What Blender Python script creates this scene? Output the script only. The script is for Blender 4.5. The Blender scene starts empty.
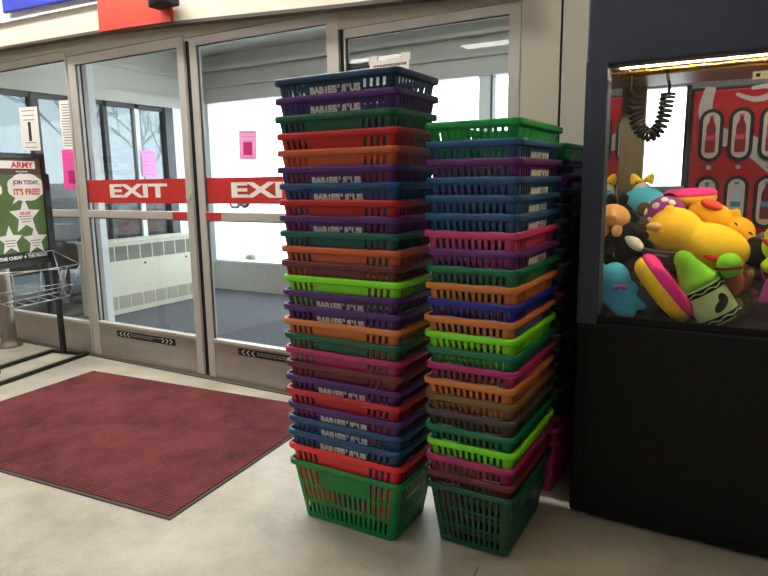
import bpy, bmesh, math, random
from mathutils import Vector, Matrix, Euler
random.seed(7)
scene = bpy.context.scene
COL = scene.collection

# ------------------------------------------------------------------ camera
cd = bpy.data.cameras.new('camera')
cam = bpy.data.objects.new('camera', cd)
COL.objects.link(cam)
cd.sensor_width = 36.0
cd.lens = 620.0 / 768.0 * 36.0
cd.clip_start = 0.05
cd.clip_end = 400
Rw = Matrix(((0.86558405, -0.07282071, 0.49544061),
             (0.5005703, 0.15331568, -0.85201155),
             (-0.01391473, 0.98549046, 0.16915949)))
cam.matrix_world = Matrix.Translation((0, 0, 1.4)) @ Rw.to_4x4()
scene.camera = cam

# ------------------------------------------------------------------ world, exposure
world = bpy.data.worlds.new('world')
scene.world = world
world.use_nodes = True
wn = world.node_tree
bg = wn.nodes['Background']
tcw = wn.nodes.new('ShaderNodeTexCoord')
nw = wn.nodes.new('ShaderNodeTexNoise'); nw.inputs['Scale'].default_value = 2.2
rw = wn.nodes.new('ShaderNodeValToRGB')
rw.color_ramp.elements[0].color = (0.90, 0.95, 1.0, 1)
rw.color_ramp.elements[1].color = (1.0, 1.0, 1.0, 1)
wn.links.new(tcw.outputs['Generated'], nw.inputs['Vector'])
wn.links.new(nw.outputs['Fac'], rw.inputs['Fac'])
wn.links.new(rw.outputs['Color'], bg.inputs['Color'])
bg.inputs['Strength'].default_value = 7.0
scene.view_settings.view_transform = 'Standard'
scene.view_settings.look = 'None'
scene.view_settings.gamma = 1.0
scene.view_settings.use_curve_mapping = False
scene.view_settings.exposure = 0.08
CEIL_E = 11.0       # strength of the store's ceiling fixtures

# ------------------------------------------------------------------ helpers
def lin(c):
    return tuple(((v / 255.0) / 12.92 if v / 255.0 <= 0.04045 else ((v / 255.0 + 0.055) / 1.055) ** 2.4) for v in c) + (1.0,)

def mat(name, rgb, rough=0.5, metal=0.0, noise=0.0, nscale=20.0, bump=0.0, bscale=60.0, spec=0.5, coat=0.0, emit=None, estr=0.0, trans=0.0):
    m = bpy.data.materials.new(name)
    m.use_nodes = True
    nt = m.node_tree
    b = nt.nodes['Principled BSDF']
    c = lin(rgb)
    b.inputs['Base Color'].default_value = c
    b.inputs['Roughness'].default_value = rough
    b.inputs['Metallic'].default_value = metal
    b.inputs['Specular IOR Level'].default_value = spec
    b.inputs['Coat Weight'].default_value = coat
    if trans:
        b.inputs['Transmission Weight'].default_value = trans
    tc = nt.nodes.new('ShaderNodeTexCoord')
    n = nt.nodes.new('ShaderNodeTexNoise')
    n.inputs['Scale'].default_value = nscale
    n.inputs['Detail'].default_value = 5
    nt.links.new(tc.outputs['Object'], n.inputs['Vector'])
    r = nt.nodes.new('ShaderNodeValToRGB')
    k = max(noise, 0.02)
    r.color_ramp.elements[0].position = 0.3
    r.color_ramp.elements[1].position = 0.7
    r.color_ramp.elements[0].color = tuple(max(0, v * (1 - k)) for v in c[:3]) + (1,)
    r.color_ramp.elements[1].color = tuple(min(1, v * (1 + k)) for v in c[:3]) + (1,)
    nt.links.new(n.outputs['Fac'], r.inputs['Fac'])
    nt.links.new(r.outputs['Color'], b.inputs['Base Color'])
    if bump:
        n2 = nt.nodes.new('ShaderNodeTexNoise')
        n2.inputs['Scale'].default_value = bscale
        nt.links.new(tc.outputs['Object'], n2.inputs['Vector'])
        bp = nt.nodes.new('ShaderNodeBump')
        bp.inputs['Strength'].default_value = bump
        bp.inputs['Distance'].default_value = 0.01
        nt.links.new(n2.outputs['Fac'], bp.inputs['Height'])
        nt.links.new(bp.outputs['Normal'], b.inputs['Normal'])
    if emit:
        b.inputs['Emission Color'].default_value = lin(emit)
        b.inputs['Emission Strength'].default_value = estr
    return m

def glass(name, tint=(1, 1, 1), refl=1.0, rough=0.0):
    m = bpy.data.materials.new(name)
    m.use_nodes = True
    nt = m.node_tree
    nt.nodes.clear()
    o = nt.nodes.new('ShaderNodeOutputMaterial')
    mx = nt.nodes.new('ShaderNodeMixShader')
    t = nt.nodes.new('ShaderNodeBsdfTransparent')
    t.inputs['Color'].default_value = tuple(tint) + (1,)
    g = nt.nodes.new('ShaderNodeBsdfGlossy')
    g.inputs['Roughness'].default_value = rough
    ge = nt.nodes.new('ShaderNodeNewGeometry')
    dp = nt.nodes.new('ShaderNodeVectorMath'); dp.operation = 'DOT_PRODUCT'
    nt.links.new(ge.outputs['Normal'], dp.inputs[0]); nt.links.new(ge.outputs['Incoming'], dp.inputs[1])
    def mth(op, a, bb=None):
        q = nt.nodes.new('ShaderNodeMath'); q.operation = op
        nt.links.new(a, q.inputs[0])
        if bb is not None: q.inputs[1].default_value = bb
        return q.outputs[0]
    ab = mth('ABSOLUTE', dp.outputs['Value'])
    iv = mth('MULTIPLY_ADD', ab, -1.0); iv.node.inputs[2].default_value = 1.0
    pw = mth('POWER', iv, 5.0)
    fr = mth('MULTIPLY_ADD', pw, 0.9); fr.node.inputs[2].default_value = 0.035 * refl
    nt.links.new(fr, mx.inputs[0])
    nt.links.new(t.outputs[0], mx.inputs[1])
    nt.links.new(g.outputs[0], mx.inputs[2])
    nt.links.new(mx.outputs[0], o.inputs['Surface'])
    return m

class MB:
    """collects shapes and links them as ONE mesh object"""
    def __init__(s):
        s.bm = bmesh.new()
    def box(s, x0, x1, y0, y1, z0, z1, M=None, bev=0.0):
        b2 = bmesh.new()
        bmesh.ops.create_cube(b2, size=1.0)
        for v in b2.verts:
            v.co = Vector(((x0 + x1) / 2 + v.co.x * (x1 - x0), (y0 + y1) / 2 + v.co.y * (y1 - y0), (z0 + z1) / 2 + v.co.z * (z1 - z0)))
        if bev:
            bmesh.ops.bevel(b2, geom=b2.edges[:], offset=bev, segments=3, profile=0.5, affect='EDGES')
        return s._merge(b2, M)
    def _merge(s, b2, M=None):
        if M is not None:
            b2.transform(M)
        me = bpy.data.meshes.new('tmp')
        b2.to_mesh(me)
        b2.free()
        s.bm.from_mesh(me)
        bpy.data.meshes.remove(me)
        return s
    def mesh(s, me, M=None):
        b2 = bmesh.new(); b2.from_mesh(me)
        return s._merge(b2, M)
    def cyl(s, r, p0, p1, n=16, r2=None):
        p0 = Vector(p0); p1 = Vector(p1)
        d = p1 - p0
        b2 = bmesh.new()
        bmesh.ops.create_cone(b2, cap_ends=True, segments=n, radius1=r, radius2=r if r2 is None else r2, depth=d.length)
        M = Matrix.Translation((p0 + p1) / 2) @ d.to_track_quat('Z', 'Y').to_matrix().to_4x4()
        return s._merge(b2, M)
    def ell(s, c, r, rot=(0, 0, 0), n=20):
        b2 = bmesh.new()
        bmesh.ops.create_uvsphere(b2, u_segments=n, v_segments=max(8, n * 2 // 3), radius=1.0)
        if not hasattr(r, '__len__'):
            r = (r, r, r)
        M = Matrix.Translation(c) @ Euler(rot).to_matrix().to_4x4() @ Matrix.Diagonal((r[0], r[1], r[2], 1))
        return s._merge(b2, M)
    def poly(s, pts, depth, M=None):
        """flat outline in local XY, extruded along +Z by depth"""
        b2 = bmesh.new()
        vs = [b2.verts.new((p[0], p[1], 0)) for p in pts]
        f = b2.faces.new(vs)
        e = bmesh.ops.extrude_face_region(b2, geom=[f])
        bmesh.ops.translate(b2, vec=(0, 0, depth), verts=[v for v in e['geom'] if isinstance(v, bmesh.types.BMVert)])
        bmesh.ops.recalc_face_normals(b2, faces=b2.faces[:])
        bmesh.ops.triangulate(b2, faces=[q for q in b2.faces if len(q.verts) > 4])
        return s._merge(b2, M)
    def tube(s, pts, r, n=8, closed=False):
        pts = [Vector(p) for p in pts]
        N = len(pts)
        b2 = bmesh.new()
        rings = []
        up = Vector((0, 0, 1))
        prev = None
        for i, p in enumerate(pts):
            if closed:
                t = (pts[(i + 1) % N] - pts[i - 1]).normalized()
            else:
                t = (pts[min(i + 1, N - 1)] - pts[max(i - 1, 0)]).normalized()
            if prev is None:
                a = t.orthogonal().normalized()
            else:
                a = (prev - t * prev.dot(t)).normalized()
            prev = a
            b = t.cross(a)
            rings.append([b2.verts.new(p + (a * math.cos(2 * math.pi * k / n) + b * math.sin(2 * math.pi * k / n)) * r) for k in range(n)])
        for i in range(N if closed else N - 1):
            A, B = rings[i], rings[(i + 1) % N]
            for k in range(n):
                b2.faces.new((A[k], A[(k + 1) % n], B[(k + 1) % n], B[k]))
        if not closed:
            b2.faces.new(rings[0][::-1]); b2.faces.new(rings[-1])
        bmesh.ops.recalc_face_normals(b2, faces=b2.faces[:])
        return s._merge(b2)
    def build(s, name, m, parent=None, smooth=False, M=None):
        me = bpy.data.meshes.new(name)
        if M is not None:
            s.bm.transform(M)
        s.bm.to_mesh(me)
        s.bm.free()
        if m is not None:
            me.materials.append(m)
        if smooth:
            for p in me.polygons:
                p.use_smooth = True
        o = bpy.data.objects.new(name, me)
        COL.objects.link(o)
        if parent is not None:
            o.parent = parent
        return o

def tag(o, label, cat, group=None, kind=None):
    if label: o['label'] = label
    if cat: o['category'] = cat
    if group: o['group'] = group
    if kind: o['kind'] = kind
    return o
def empty(name, label, cat, loc=(0, 0, 0), rz=0.0, group=None):
    o = bpy.data.objects.new(name, None)
    COL.objects.link(o)
    o.location = loc
    o.rotation_euler = (0, 0, rz)
    o.empty_display_size = 0.1
    return tag(o, label, cat, group)
def struct(o):
    o['kind'] = 'structure'
    return o
def box(name, x0, x1, y0, y1, z0, z1, m, parent=None, bev=0.0):
    return MB().box(x0, x1, y0, y1, z0, z1, bev=bev).build(name, m, parent)
def rebase(o):
    """move a mesh object's origin to the centre of its base"""
    vs = o.data.vertices
    xs = [v.co.x for v in vs]; ys = [v.co.y for v in vs]; zs = [v.co.z for v in vs]
    c = Vector(((min(xs) + max(xs)) / 2, (min(ys) + max(ys)) / 2, min(zs)))
    o.data.transform(Matrix.Translation(-c))
    o.location = c
    return o

def text_mesh(body, size, bold=0.0, ext=0.0005, align='CENTER', mirror=False, space=1.0):
    cu = bpy.data.curves.new('txt', 'FONT')
    cu.body = body
    cu.size = size
    cu.offset = bold
    cu.extrude = ext
    cu.resolution_u = 3
    cu.space_character = space
    cu.align_x = align
    cu.align_y = 'CENTER'
    o = bpy.data.objects.new('txt', cu)
    COL.objects.link(o)
    dg = bpy.context.evaluated_depsgraph_get()
    me = bpy.data.meshes.new_from_object(o.evaluated_get(dg))
    bpy.data.objects.remove(o)
    bpy.data.curves.remove(cu)
    if mirror:
        me.transform(Matrix.Diagonal((-1, 1, 1, 1)))
        me.flip_normals()
    return me
def fit(me, w=None, h=None):
    """centre a text mesh and scale it to w by h"""
    xs = [v.co.x for v in me.vertices]; ys = [v.co.y for v in me.vertices]
    cx, cy = (min(xs) + max(xs)) / 2, (min(ys) + max(ys)) / 2
    sx = w / (max(xs) - min(xs)) if w else 1
    sy = h / (max(ys) - min(ys)) if h else sx
    if not w: sx = sy
    me.transform(Matrix.Diagonal((sx, sy, 1, 1)) @ Matrix.Translation((-cx, -cy, 0)))
    return me
def front(x, y, z):
    """local XY outline stood up in a plane facing -Y"""
    return Matrix.Translation((x, y, z)) @ Matrix.Rotation(math.pi / 2, 4, 'X')

def evaluate(o):
    dg = bpy.context.evaluated_depsgraph_get()
    me = bpy.data.meshes.new_from_object(o.evaluated_get(dg))
    o.modifiers.clear()
    o.data = me
    return o
def blob(name, parts, m, parent=None, voxel=0.007, fur=True):
    """ellipsoids fused into one soft continuous plush body; parts = (centre, radii, rotation)"""
    b = MB()
    for p in parts:
        b.ell(p[0], p[1], p[2] if len(p) > 2 else (0, 0, 0))
    o = b.build(name, m, parent)
    r = o.modifiers.new('r', 'REMESH'); r.mode = 'VOXEL'; r.voxel_size = voxel
    s = o.modifiers.new('s', 'SMOOTH'); s.iterations = 6; s.factor = 0.6
    evaluate(o)
    for p in o.data.polygons: p.use_smooth = True
    if not o.data.materials: o.data.materials.append(m)
    return o

# ------------------------------------------------------------------ materials
def floor_mat():
    m = bpy.data.materials.new('polished_concrete'); m.use_nodes = True
    nt = m.node_tree; b = nt.nodes['Principled BSDF']
    tc = nt.nodes.new('ShaderNodeTexCoord')
    n1 = nt.nodes.new('ShaderNodeTexNoise'); n1.inputs['Scale'].default_value = 2.3; n1.inputs['Detail'].default_value = 8; n1.inputs['Roughness'].default_value = 0.62
    r1 = nt.nodes.new('ShaderNodeValToRGB')
    r1.color_ramp.elements[0].position = 0.32; r1.color_ramp.elements[0].color = lin((150, 144, 130))
    r1.color_ramp.elements[1].position = 0.68; r1.color_ramp.elements[1].color = lin((194, 188, 172))
    nt.links.new(tc.outputs['Object'], n1.inputs['Vector']); nt.links.new(n1.outputs['Fac'], r1.inputs['Fac'])
    n2 = nt.nodes.new('ShaderNodeTexNoise'); n2.inputs['Scale'].default_value = 95; n2.inputs['Detail'].default_value = 3
    r2 = nt.nodes.new('ShaderNodeValToRGB')
    r2.color_ramp.elements[0].position = 0.27; r2.color_ramp.elements[0].color = (0.35, 0.33, 0.30, 1)
    r2.color_ramp.elements[1].position = 0.36; r2.color_ramp.elements[1].color = (1, 1, 1, 1)
    nt.links.new(tc.outputs['Object'], n2.inputs['Vector']); nt.links.new(n2.outputs['Fac'], r2.inputs['Fac'])
    mx = nt.nodes.new('ShaderNodeMix'); mx.data_type = 'RGBA'; mx.blend_type = 'MULTIPLY'; mx.inputs['Factor'].default_value = 0.8
    nt.links.new(r1.outputs['Color'], mx.inputs[6]); nt.links.new(r2.outputs['Color'], mx.inputs[7])
    nt.links.new(mx.outputs[2], b.inputs['Base Color'])
    n3 = nt.nodes.new('ShaderNodeTexNoise'); n3.inputs['Scale'].default_value = 7
    r3 = nt.nodes.new('ShaderNodeValToRGB')
    r3.color_ramp.elements[0].color = (0.22, 0.22, 0.22, 1); r3.color_ramp.elements[1].color = (0.5, 0.5, 0.5, 1)
    nt.links.new(tc.outputs['Object'], n3.inputs['Vector']); nt.links.new(n3.outputs['Fac'], r3.inputs['Fac'])
    nt.links.new(r3.outputs['Color'], b.inputs['Roughness'])
    b.inputs['Specular IOR Level'].default_value = 0.35
    return m

def mat_mat():
    m = bpy.data.materials.new('ribbed_mat'); m.use_nodes = True
    nt = m.node_tree; b = nt.nodes['Principled BSDF']
    tc = nt.nodes.new('ShaderNodeTexCoord')
    n1 = nt.nodes.new('ShaderNodeTexNoise'); n1.inputs['Scale'].default_value = 2.6; n1.inputs['Detail'].default_value = 9; n1.inputs['Roughness'].default_value = 0.7
    r1 = nt.nodes.new('ShaderNodeValToRGB')
    r1.color_ramp.elements[0].position = 0.34; r1.color_ramp.elements[0].color = lin((78, 38, 40))
    r1.color_ramp.elements[1].position = 0.60; r1.color_ramp.elements[1].color = lin((116, 58, 60))
    nt.links.new(tc.outputs['Object'], n1.inputs['Vector']); nt.links.new(n1.outputs['Fac'], r1.inputs['Fac'])
    w = nt.nodes.new('ShaderNodeTexWave'); w.bands_direction = 'Y'; w.inputs['Scale'].default_value = 17.0; w.inputs['Distortion'].default_value = 0.15
    nt.links.new(tc.outputs['Object'], w.inputs['Vector'])
    r2 = nt.nodes.new('ShaderNodeValToRGB')
    r2.color_ramp.elements[0].color = (0.72, 0.72, 0.72, 1); r2.color_ramp.elements[1].color = (1, 1, 1, 1)
    nt.links.new(w.outputs['Fac'], r2.inputs['Fac'])
    mx = nt.nodes.new('ShaderNodeMix'); mx.data_type = 'RGBA'; mx.blend_type = 'MULTIPLY'; mx.inputs['Factor'].default_value = 1.0
    nt.links.new(r1.outputs['Color'], mx.inputs[6]); nt.links.new(r2.outputs['Color'], mx.inputs[7])
    nt.links.new(mx.outputs[2], b.inputs['Base Color'])
    bp = nt.nodes.new('ShaderNodeBump'); bp.inputs['Strength'].default_value = 0.5; bp.inputs['Distance'].default_value = 0.004
    nt.links.new(w.outputs['Fac'], bp.inputs['Height']); nt.links.new(bp.outputs['Normal'], b.inputs['Normal'])
    b.inputs['Roughness'].default_value = 0.95
    b.inputs['Specular IOR Level'].default_value = 0.15
    return m

M = {}
M['concrete'] = floor_mat()
M['mat'] = mat_mat()
M['rubber'] = mat('rubber_edge', (62, 58, 56), 0.8, noise=0.15)
M['alu'] = mat('door_aluminium', (184, 180, 173), 0.42, 0.12, noise=0.05, nscale=6)
M['alu_dull'] = mat('kick_plate', (160, 154, 146), 0.36, 0.4, noise=0.10, nscale=5)
M['header'] = mat('header_paint', (168, 163, 150), 0.55, noise=0.04)
M['fascia'] = mat('fascia_laminate', (212, 203, 188), 0.5, noise=0.04, nscale=3)
M['trim'] = mat('dark_trim', (78, 72, 64), 0.5)
M['column'] = mat('column_panel', (188, 180, 164), 0.5, noise=0.04, nscale=4)
M['black'] = mat('black_rubber', (14, 14, 15), 0.6)
M['wall'] = mat('store_wall', (200, 192, 176), 0.8, noise=0.04, nscale=3)
M['ceil'] = mat('ceiling_tile', (215, 212, 205), 0.9, noise=0.03)
M['vest'] = mat('vestibule_metal', (180, 179, 172), 0.5, 0.1, noise=0.05, nscale=3)
M['vest_dark'] = mat('vestibule_dark_frame', (52, 58, 64), 0.45)
M['vest_white'] = mat('vestibule_white_post', (222, 228, 232), 0.4)
M['carpet'] = mat('grey_carpet', (88, 91, 98), 0.98, noise=0.38, nscale=70, bump=0.5, bscale=300, spec=0.1)
M['cream'] = mat('heater_cream', (206, 204, 186), 0.5, noise=0.03)
M['grille'] = mat('heater_grille', (108, 108, 100), 0.6, noise=0.25, nscale=200)
M['grille_light'] = mat('heater_lower_grille', (158, 157, 144), 0.6, noise=0.2, nscale=200)
M['knee'] = mat('grey_knee_wall', (186, 186, 180), 0.7, noise=0.08)
M['glass'] = glass('door_glass', (0.93, 0.96, 0.96), 1.0)
M['tint'] = glass('dimming_glass', (0.30, 0.33, 0.345), 1.0)  # grey tint added to dim the daylight seen through the left side
M['clear'] = glass('clear_glass', (0.97, 0.98, 0.98), 0.8)
M['mirror'] = mat('mirror', (225, 225, 222), 0.02, 1.0)
M['red_sign'] = mat('red_vinyl', (190, 42, 40), 0.45)
M['red_board'] = mat('red_board', (226, 62, 44), 0.5)
M['blue_board'] = mat('blue_board', (48, 62, 170), 0.5)
M['white'] = mat('white_print', (232, 230, 224), 0.5)
M['paper'] = mat('white_paper', (240, 236, 232), 0.8)
M['pink'] = mat('pink_paper', (255, 72, 176), 0.8)
M['backlit_pink'] = mat('backlit_pink_paper', (255, 158, 222), 0.8)  # daylight shining through the sheet put into a paler pink
M['ink'] = mat('dark_ink', (40, 36, 36), 0.8)
M['grey_ink'] = mat('grey_ink', (150, 140, 136), 0.8)
M['snow'] = mat('snowy_pavement', (205, 208, 212), 0.9, noise=0.12, nscale=0.6)

# ------------------------------------------------------------------ the store shell
YD = 3.157
struct(box('floor', -9, 5, -7, 5.3, -0.1, 0.0, M['concrete']))
struct(box('ceiling', -9, 5, -7, YD + 0.06, 3.8, 3.9, M['ceil']))
struct(box('wall_left', -9.1, -9, -7, YD + 0.1, 0, 3.8, M['wall']))
struct(box('wall_right', 5, 5.1, -7, 5.3, 0, 3.8, M['wall']))
struct(box('wall_rear', -9.1, 5.1, -7.1, -7, 0, 3.8, M['wall']))
b = MB()
b.box(-9, -6.25, YD, YD + 0.12, 0, 3.8)
b.box(-6.25, -0.5, YD, YD + 0.12, 2.45, 3.8)
b.box(-0.5, 5.0, YD, YD + 0.12, 2.6, 3.8)
struct(b.build('wall_front', M['header']))
# thin joint in the concrete
b = MB(); b.tube([(-0.755, 1.95, 0.0005), (-0.635, 1.2, 0.0005), (-0.54, 0.4, 0.0005)], 0.0022, 6)
struct(b.build('trim_1', M['trim']))

# column right of the doors: two tall panels with a black joint
b = MB()
b.box(-1.02, -0.828, YD - 0.02, YD + 0.2, 0, 2.36)
b.box(-0.816, -0.50, YD - 0.02, YD + 0.2, 0, 3.0)
b.box(-1.02, -0.828, YD - 0.02, YD + 0.2, 2.36, 3.0)
struct(b.build('wall_column', M['column']))
struct(box('trim_2', -0.828, -0.816, YD - 0.008, YD + 0.1, 0, 3.0, M['black']))

# fascia above the doors
def strip(name, pts_lo, pts_hi, y0, y1, m):
    b = MB(); b.poly(pts_lo + pts_hi[::-1], y1 - y0, front(0, y1, 0) @ Matrix.Diagonal((1, 1, 1, 1)))
    return struct(b.build(name, m))
FX = [(-9.0, 2.60), (-5.4, 2.512), (-4.11, 2.482), (-3.34, 2.440), (-2.04, 2.357), (-1.55, 2.330), (-1.03, 2.30)]
strip('wall_fascia', [(x, z + 0.02) for x, z in FX], [(x, z + 0.20) for x, z in FX], 3.065, 3.15, M['fascia'])
strip('trim_3', FX, [(x, z + 0.02) for x, z in FX], 3.055, 3.155, M['trim'])
strip('wall_bulkhead', [(x, z + 0.20) for x, z in FX], [(x, 3.8) for x, z in FX], 3.085, 3.15, M['ceil'])
strip('trim_10', [(x, z + 0.195) for x, z in FX], [(x, z + 0.21) for x, z in FX], 3.045, 3.15, M['vest_white'])
FM = Matrix.Translation((-5.4, 3.065, 2.512)) @ Matrix.Rotation(0.036, 4, 'Y')
def fbox(name, s0, s1, z0, z1, d0, d1, m, label, cat, bev=0.0):
    b = MB(); b.box(s0, s1, d0, d1, z0, z1, bev=bev)
    o = b.build(name, m)
    o.matrix_world = FM
    return tag(o, label, cat)
fbox('blue_sign_board', 0.13, 1.29, 0.262, 0.65, -0.03, -0.002, M['blue_board'], 'blue board on the beige fascia above the left glass panel', 'sign board', 0.012)
fbox('red_sign_board', 1.30, 2.04, 0.022, 0.65, -0.022, -0.002, M['red_board'], 'bright red board on the fascia above the left sliding door', 'sign board')
t = empty('motion_sensor', 'small black motion sensor at the right end of the red board', 'sensor', (-3.36, 3.04, 2.535), 0)
box('housing', -0.10, 0.10, -0.10, 0.0, 0, 0.07, M['black'], t, 0.015)
box('lens', -0.06, 0.06, -0.108, -0.099, 0.015, 0.04, mat('sensor_lens', (45, 30, 34), 0.1), t, 0.003)

# ------------------------------------------------------------------ sliding doors
def leaf(name, x0, x1, sl, sr, top=2.35, rail=0.065, kick=0.29, y=YD, mid=(1.150, 1.208), kickmat='alu_dull', seals=True):
    r = empty(name, None, None, ((x0 + x1) / 2, y, 0))
    struct(r)
    ox, oy = -(x0 + x1) / 2, -y
    def P(nm, b, m, par=r):
        o = b.build(nm, m, None)
        o.data.transform(Matrix.Translation((ox, oy, 0)))
        o.parent = par
        return o
    b = MB()
    b.box(x0, x0 + sl, y - 0.022, y + 0.022, 0.012, top, bev=0.003)
    b.box(x1 - sr, x1, y - 0.022, y + 0.022, 0.012, top, bev=0.003)
    b.box(x0 + sl, x1 - sr, y - 0.022, y + 0.022, top - rail, top)
    if mid:
        b.box(x0 + sl, x1 - sr, y - 0.026, y + 0.026, mid[0], mid[1], bev=0.004)
    b.box(x0 + sl, x1 - sr, y - 0.030, y + 0.022, kick - 0.012, kick + 0.012, bev=0.004)
    P('frame', b, M['alu'])
    b = MB(); b.box(x0 + sl, x1 - sr, y - 0.016, y + 0.016, 0.012, kick - 0.012)
    P('kick_plate', b, M[kickmat])
    b = MB()
    zs = [(kick + 0.012, mid[0]), (mid[1], top - rail)] if mid else [(kick + 0.012, top - rail)]
    for z0, z1 in zs:
        b.box(x0 + sl, x1 - sr, y - 0.003, y + 0.003, z0, z1)
    P('glass_pane', b, M['glass'])
    if seals:
        b = MB()
        for z0, z1 in zs:
            b.box(x0 + sl, x0 + sl + 0.008, y - 0.014, y - 0.0035, z0, z1)
            b.box(x0 + sl, x1 - sr, y - 0.012, y - 0.0035, z1 - 0.007, z1)
        P('seal', b, M['vest_dark'])
    return r, P
d1, P1 = leaf('door_1', -4.640, -3.366, 0.085, 0.066, top=2.385)
d2, P2 = leaf('door_2', -3.312, -2.105, 0.064, 0.085, top=2.365, rail=0.055)
d3, P3 = leaf('window_1', -2.070, -1.022, 0.012, 0.062, top=2.262, rail=0.05)
d4, P4 = leaf('window_2', -6.20, -4.655, 0.09, 0.02, top=2.43, rail=0.06, kick=0.27)
b = MB(); b.cyl(0.022, (-3.40, YD - 0.035, 1.315), (-3.40, YD - 0.02, 1.315), 16)
P1('lock_cylinder', b, M['vest'])
# header bar over the leaves and the black slots between them
b = MB()
b.box(-6.25, -4.655, YD - 0.03, YD + 0.13, 2.432, 2.56)
b.box(-4.655, -3.34, YD - 0.03, YD + 0.13, 2.387, 2.56)
b.box(-3.34, -1.02, YD - 0.03, YD + 0.13, 2.367, 2.50)
b.box(-2.105, -1.02, YD - 0.026, YD + 0.1, 2.264, 2.367)
struct(b.build('trim_4', M['header']))
b = MB()
for x0, x1 in ((-3.366, -3.312), (-2.105, -2.070), (-4.655, -4.640)):
    b.box(x0, x1, YD + 0.0, YD + 0.02, 0, 2.352)
struct(b.build('trim_5', M['black']))
b = MB(); b.box(-6.2, -1.02, YD - 0.06, YD + 0.13, 0.0, 0.010, bev=0.004)
struct(b.build('trim_6', M['trim']))
# white inner jamb with two dark gaskets behind the left leaf
b = MB(); b.box(-4.725, -4.63, YD + 0.13, YD + 0.19, 0.0, 2.36)
struct(b.build('trim_7', M['vest_white']))
b = MB(); b.box(-4.751, -4.733, YD + 0.12, YD + 0.19, 0.0, 2.36); b.box(-4.695, -4.687, YD + 0.122, YD + 0.13, 0.0, 2.36)
struct(b.build('trim_8', M['vest_dark']))

# exit bands, arrow labels and notices on the doors
def exit_band(x0, x1, cx, label):
    r = empty('exit_sign', label, 'sign', ((x0 + x1) / 2, YD - 0.0045, 1.266), 0, 'red exit bands on the sliding doors')
    box('band', -(x1 - x0) / 2, (x1 - x0) / 2, -0.0015, 0, 0, 0.176, M['red_sign'], r)
    b = MB(); b.mesh(fit(text_mesh('EXIT', 0.2, bold=0.007, ext=0.0004), 0.645, 0.102), front(cx - (x0 + x1) / 2, -0.0024, 0.092))
    b.build('lettering', M['white'], r)
exit_band(-4.548, -3.438, -3.958, 'red band reading EXIT in white across the glass of the left sliding door')
exit_band(-3.242, -2.196, -2.69, 'red band reading EXIT across the right sliding door, its end hidden by baskets')
def small_red(x0, x1, label):
    o = rebase(box('red_sticker', x0, x1, YD - 0.0285, YD - 0.0262, 1.152, 1.204, M['red_sign']))
    tag(o, label, 'sticker', 'small red stickers on the middle rails')
small_red(-3.575, -3.432, 'small red sticker at the right end of the left door rail')
small_red(-3.245, -3.10, 'small red sticker at the left end of the right door rail')
def arrows(x0, x1, zc, label):
    r = empty('arrow_label', label, 'label', ((x0 + x1) / 2, YD - 0.0166, zc - 0.026), 0, 'black arrow labels on the kick plates')
    w = (x1 - x0) / 2
    box('strip', -w, w, -0.0015, 0, 0, 0.052, M['black'], r)
    for sgn in (-1, 1):
        b = MB()
        for k in range(3):
            cx = sgn * (w - 0.03 - k * 0.045)
            pts = [(0.0, 0), (0.022, 0.018), (0.034, 0.018), (0.012, 0), (0.034, -0.018), (0.022, -0.018)]
            if sgn > 0: pts = [(-p[0], p[1]) for p in pts][::-1]
            b.poly(pts, 0.0006, front(cx - sgn * 0.0, -0.0016, 0.026))
        b.build('arrow', M['white'], r)
    b = MB()
    rn = random.Random(3)
    for row, zz in enumerate((0.031, 0.017)):
        x = -w * 0.52
        while x < w * (0.52 if row == 0 else 0.2):
            l = rn.uniform(0.012, 0.045); b.box(x, x + l, -0.0022, -0.0014, zz, zz + 0.008); x += l + 0.007
    b.build('small_print', M['grey_ink'], r)
arrows(-4.33, -3.655, 0.222, 'black label strip with white arrows on the left door kick plate')
arrows(-3.02, -2.30, 0.236, 'black label strip with white arrows on the right door kick plate, partly behind baskets')

def notice(x0, x1, z0, z1, m, label, tilt=0.0, y=YD - 0.0045, lines=6, pic=None, ink='grey_ink'):
    cx, w, h = (x0 + x1) / 2, (x1 - x0), (z1 - z0)
    r = empty('paper_notice', label, 'notice', (cx, y, z0))
    r.rotation_euler = (0, tilt, 0)
    box('sheet', -w / 2, w / 2, -0.0008, 0, 0, h, M[m], r)
    b = MB(); rn = random.Random(int(w * 1e4))
    for k in range(lines):
        zz = h * (0.92 - 0.84 * k / max(1, lines - 1))
        if pic and pic[1] - 0.02 < zz / h < pic[3] + 0.02: continue
        ww = w * rn.uniform(0.3, 0.42)
        b.box(-ww, ww, -0.0012, -0.0009, zz - h * 0.015, zz + h * 0.005)
    b.build('print', M[ink], r)
    if pic:
        box('picture', (pic[0] - 0.5) * w, (pic[2] - 0.5) * w, -0.0013, -0.0009, pic[1] * h, pic[3] * h, M['ink'] if m == 'paper' else mat('pink_picture', (190, 30, 110), 0.8), r)
    return r
notice(-5.385, -5.13, 1.70, 2.055, 'paper', 'white paper with a dark upright bar taped on the far left glass', 0.03, lines=9, pic=(0.42, 0.22, 0.58, 0.66))
notice(-4.83, -4.655, 1.69, 2.07, 'paper', 'white typed page taped on the glass just above the bright pink page', 0.04, lines=16)
notice(-4.855, -4.65, 1.372, 1.686, 'pink', 'bright pink page with a dark picture, left of the EXIT band', 0.03, lines=9, pic=(0.32, 0.15, 0.9, 0.48))
notice(-2.93, -2.775, 1.555, 1.742, 'backlit_pink', 'backlit pink page taped on the right sliding door above EXIT', 0.05, lines=7, pic=(0.25, 0.15, 0.75, 0.6))
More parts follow.
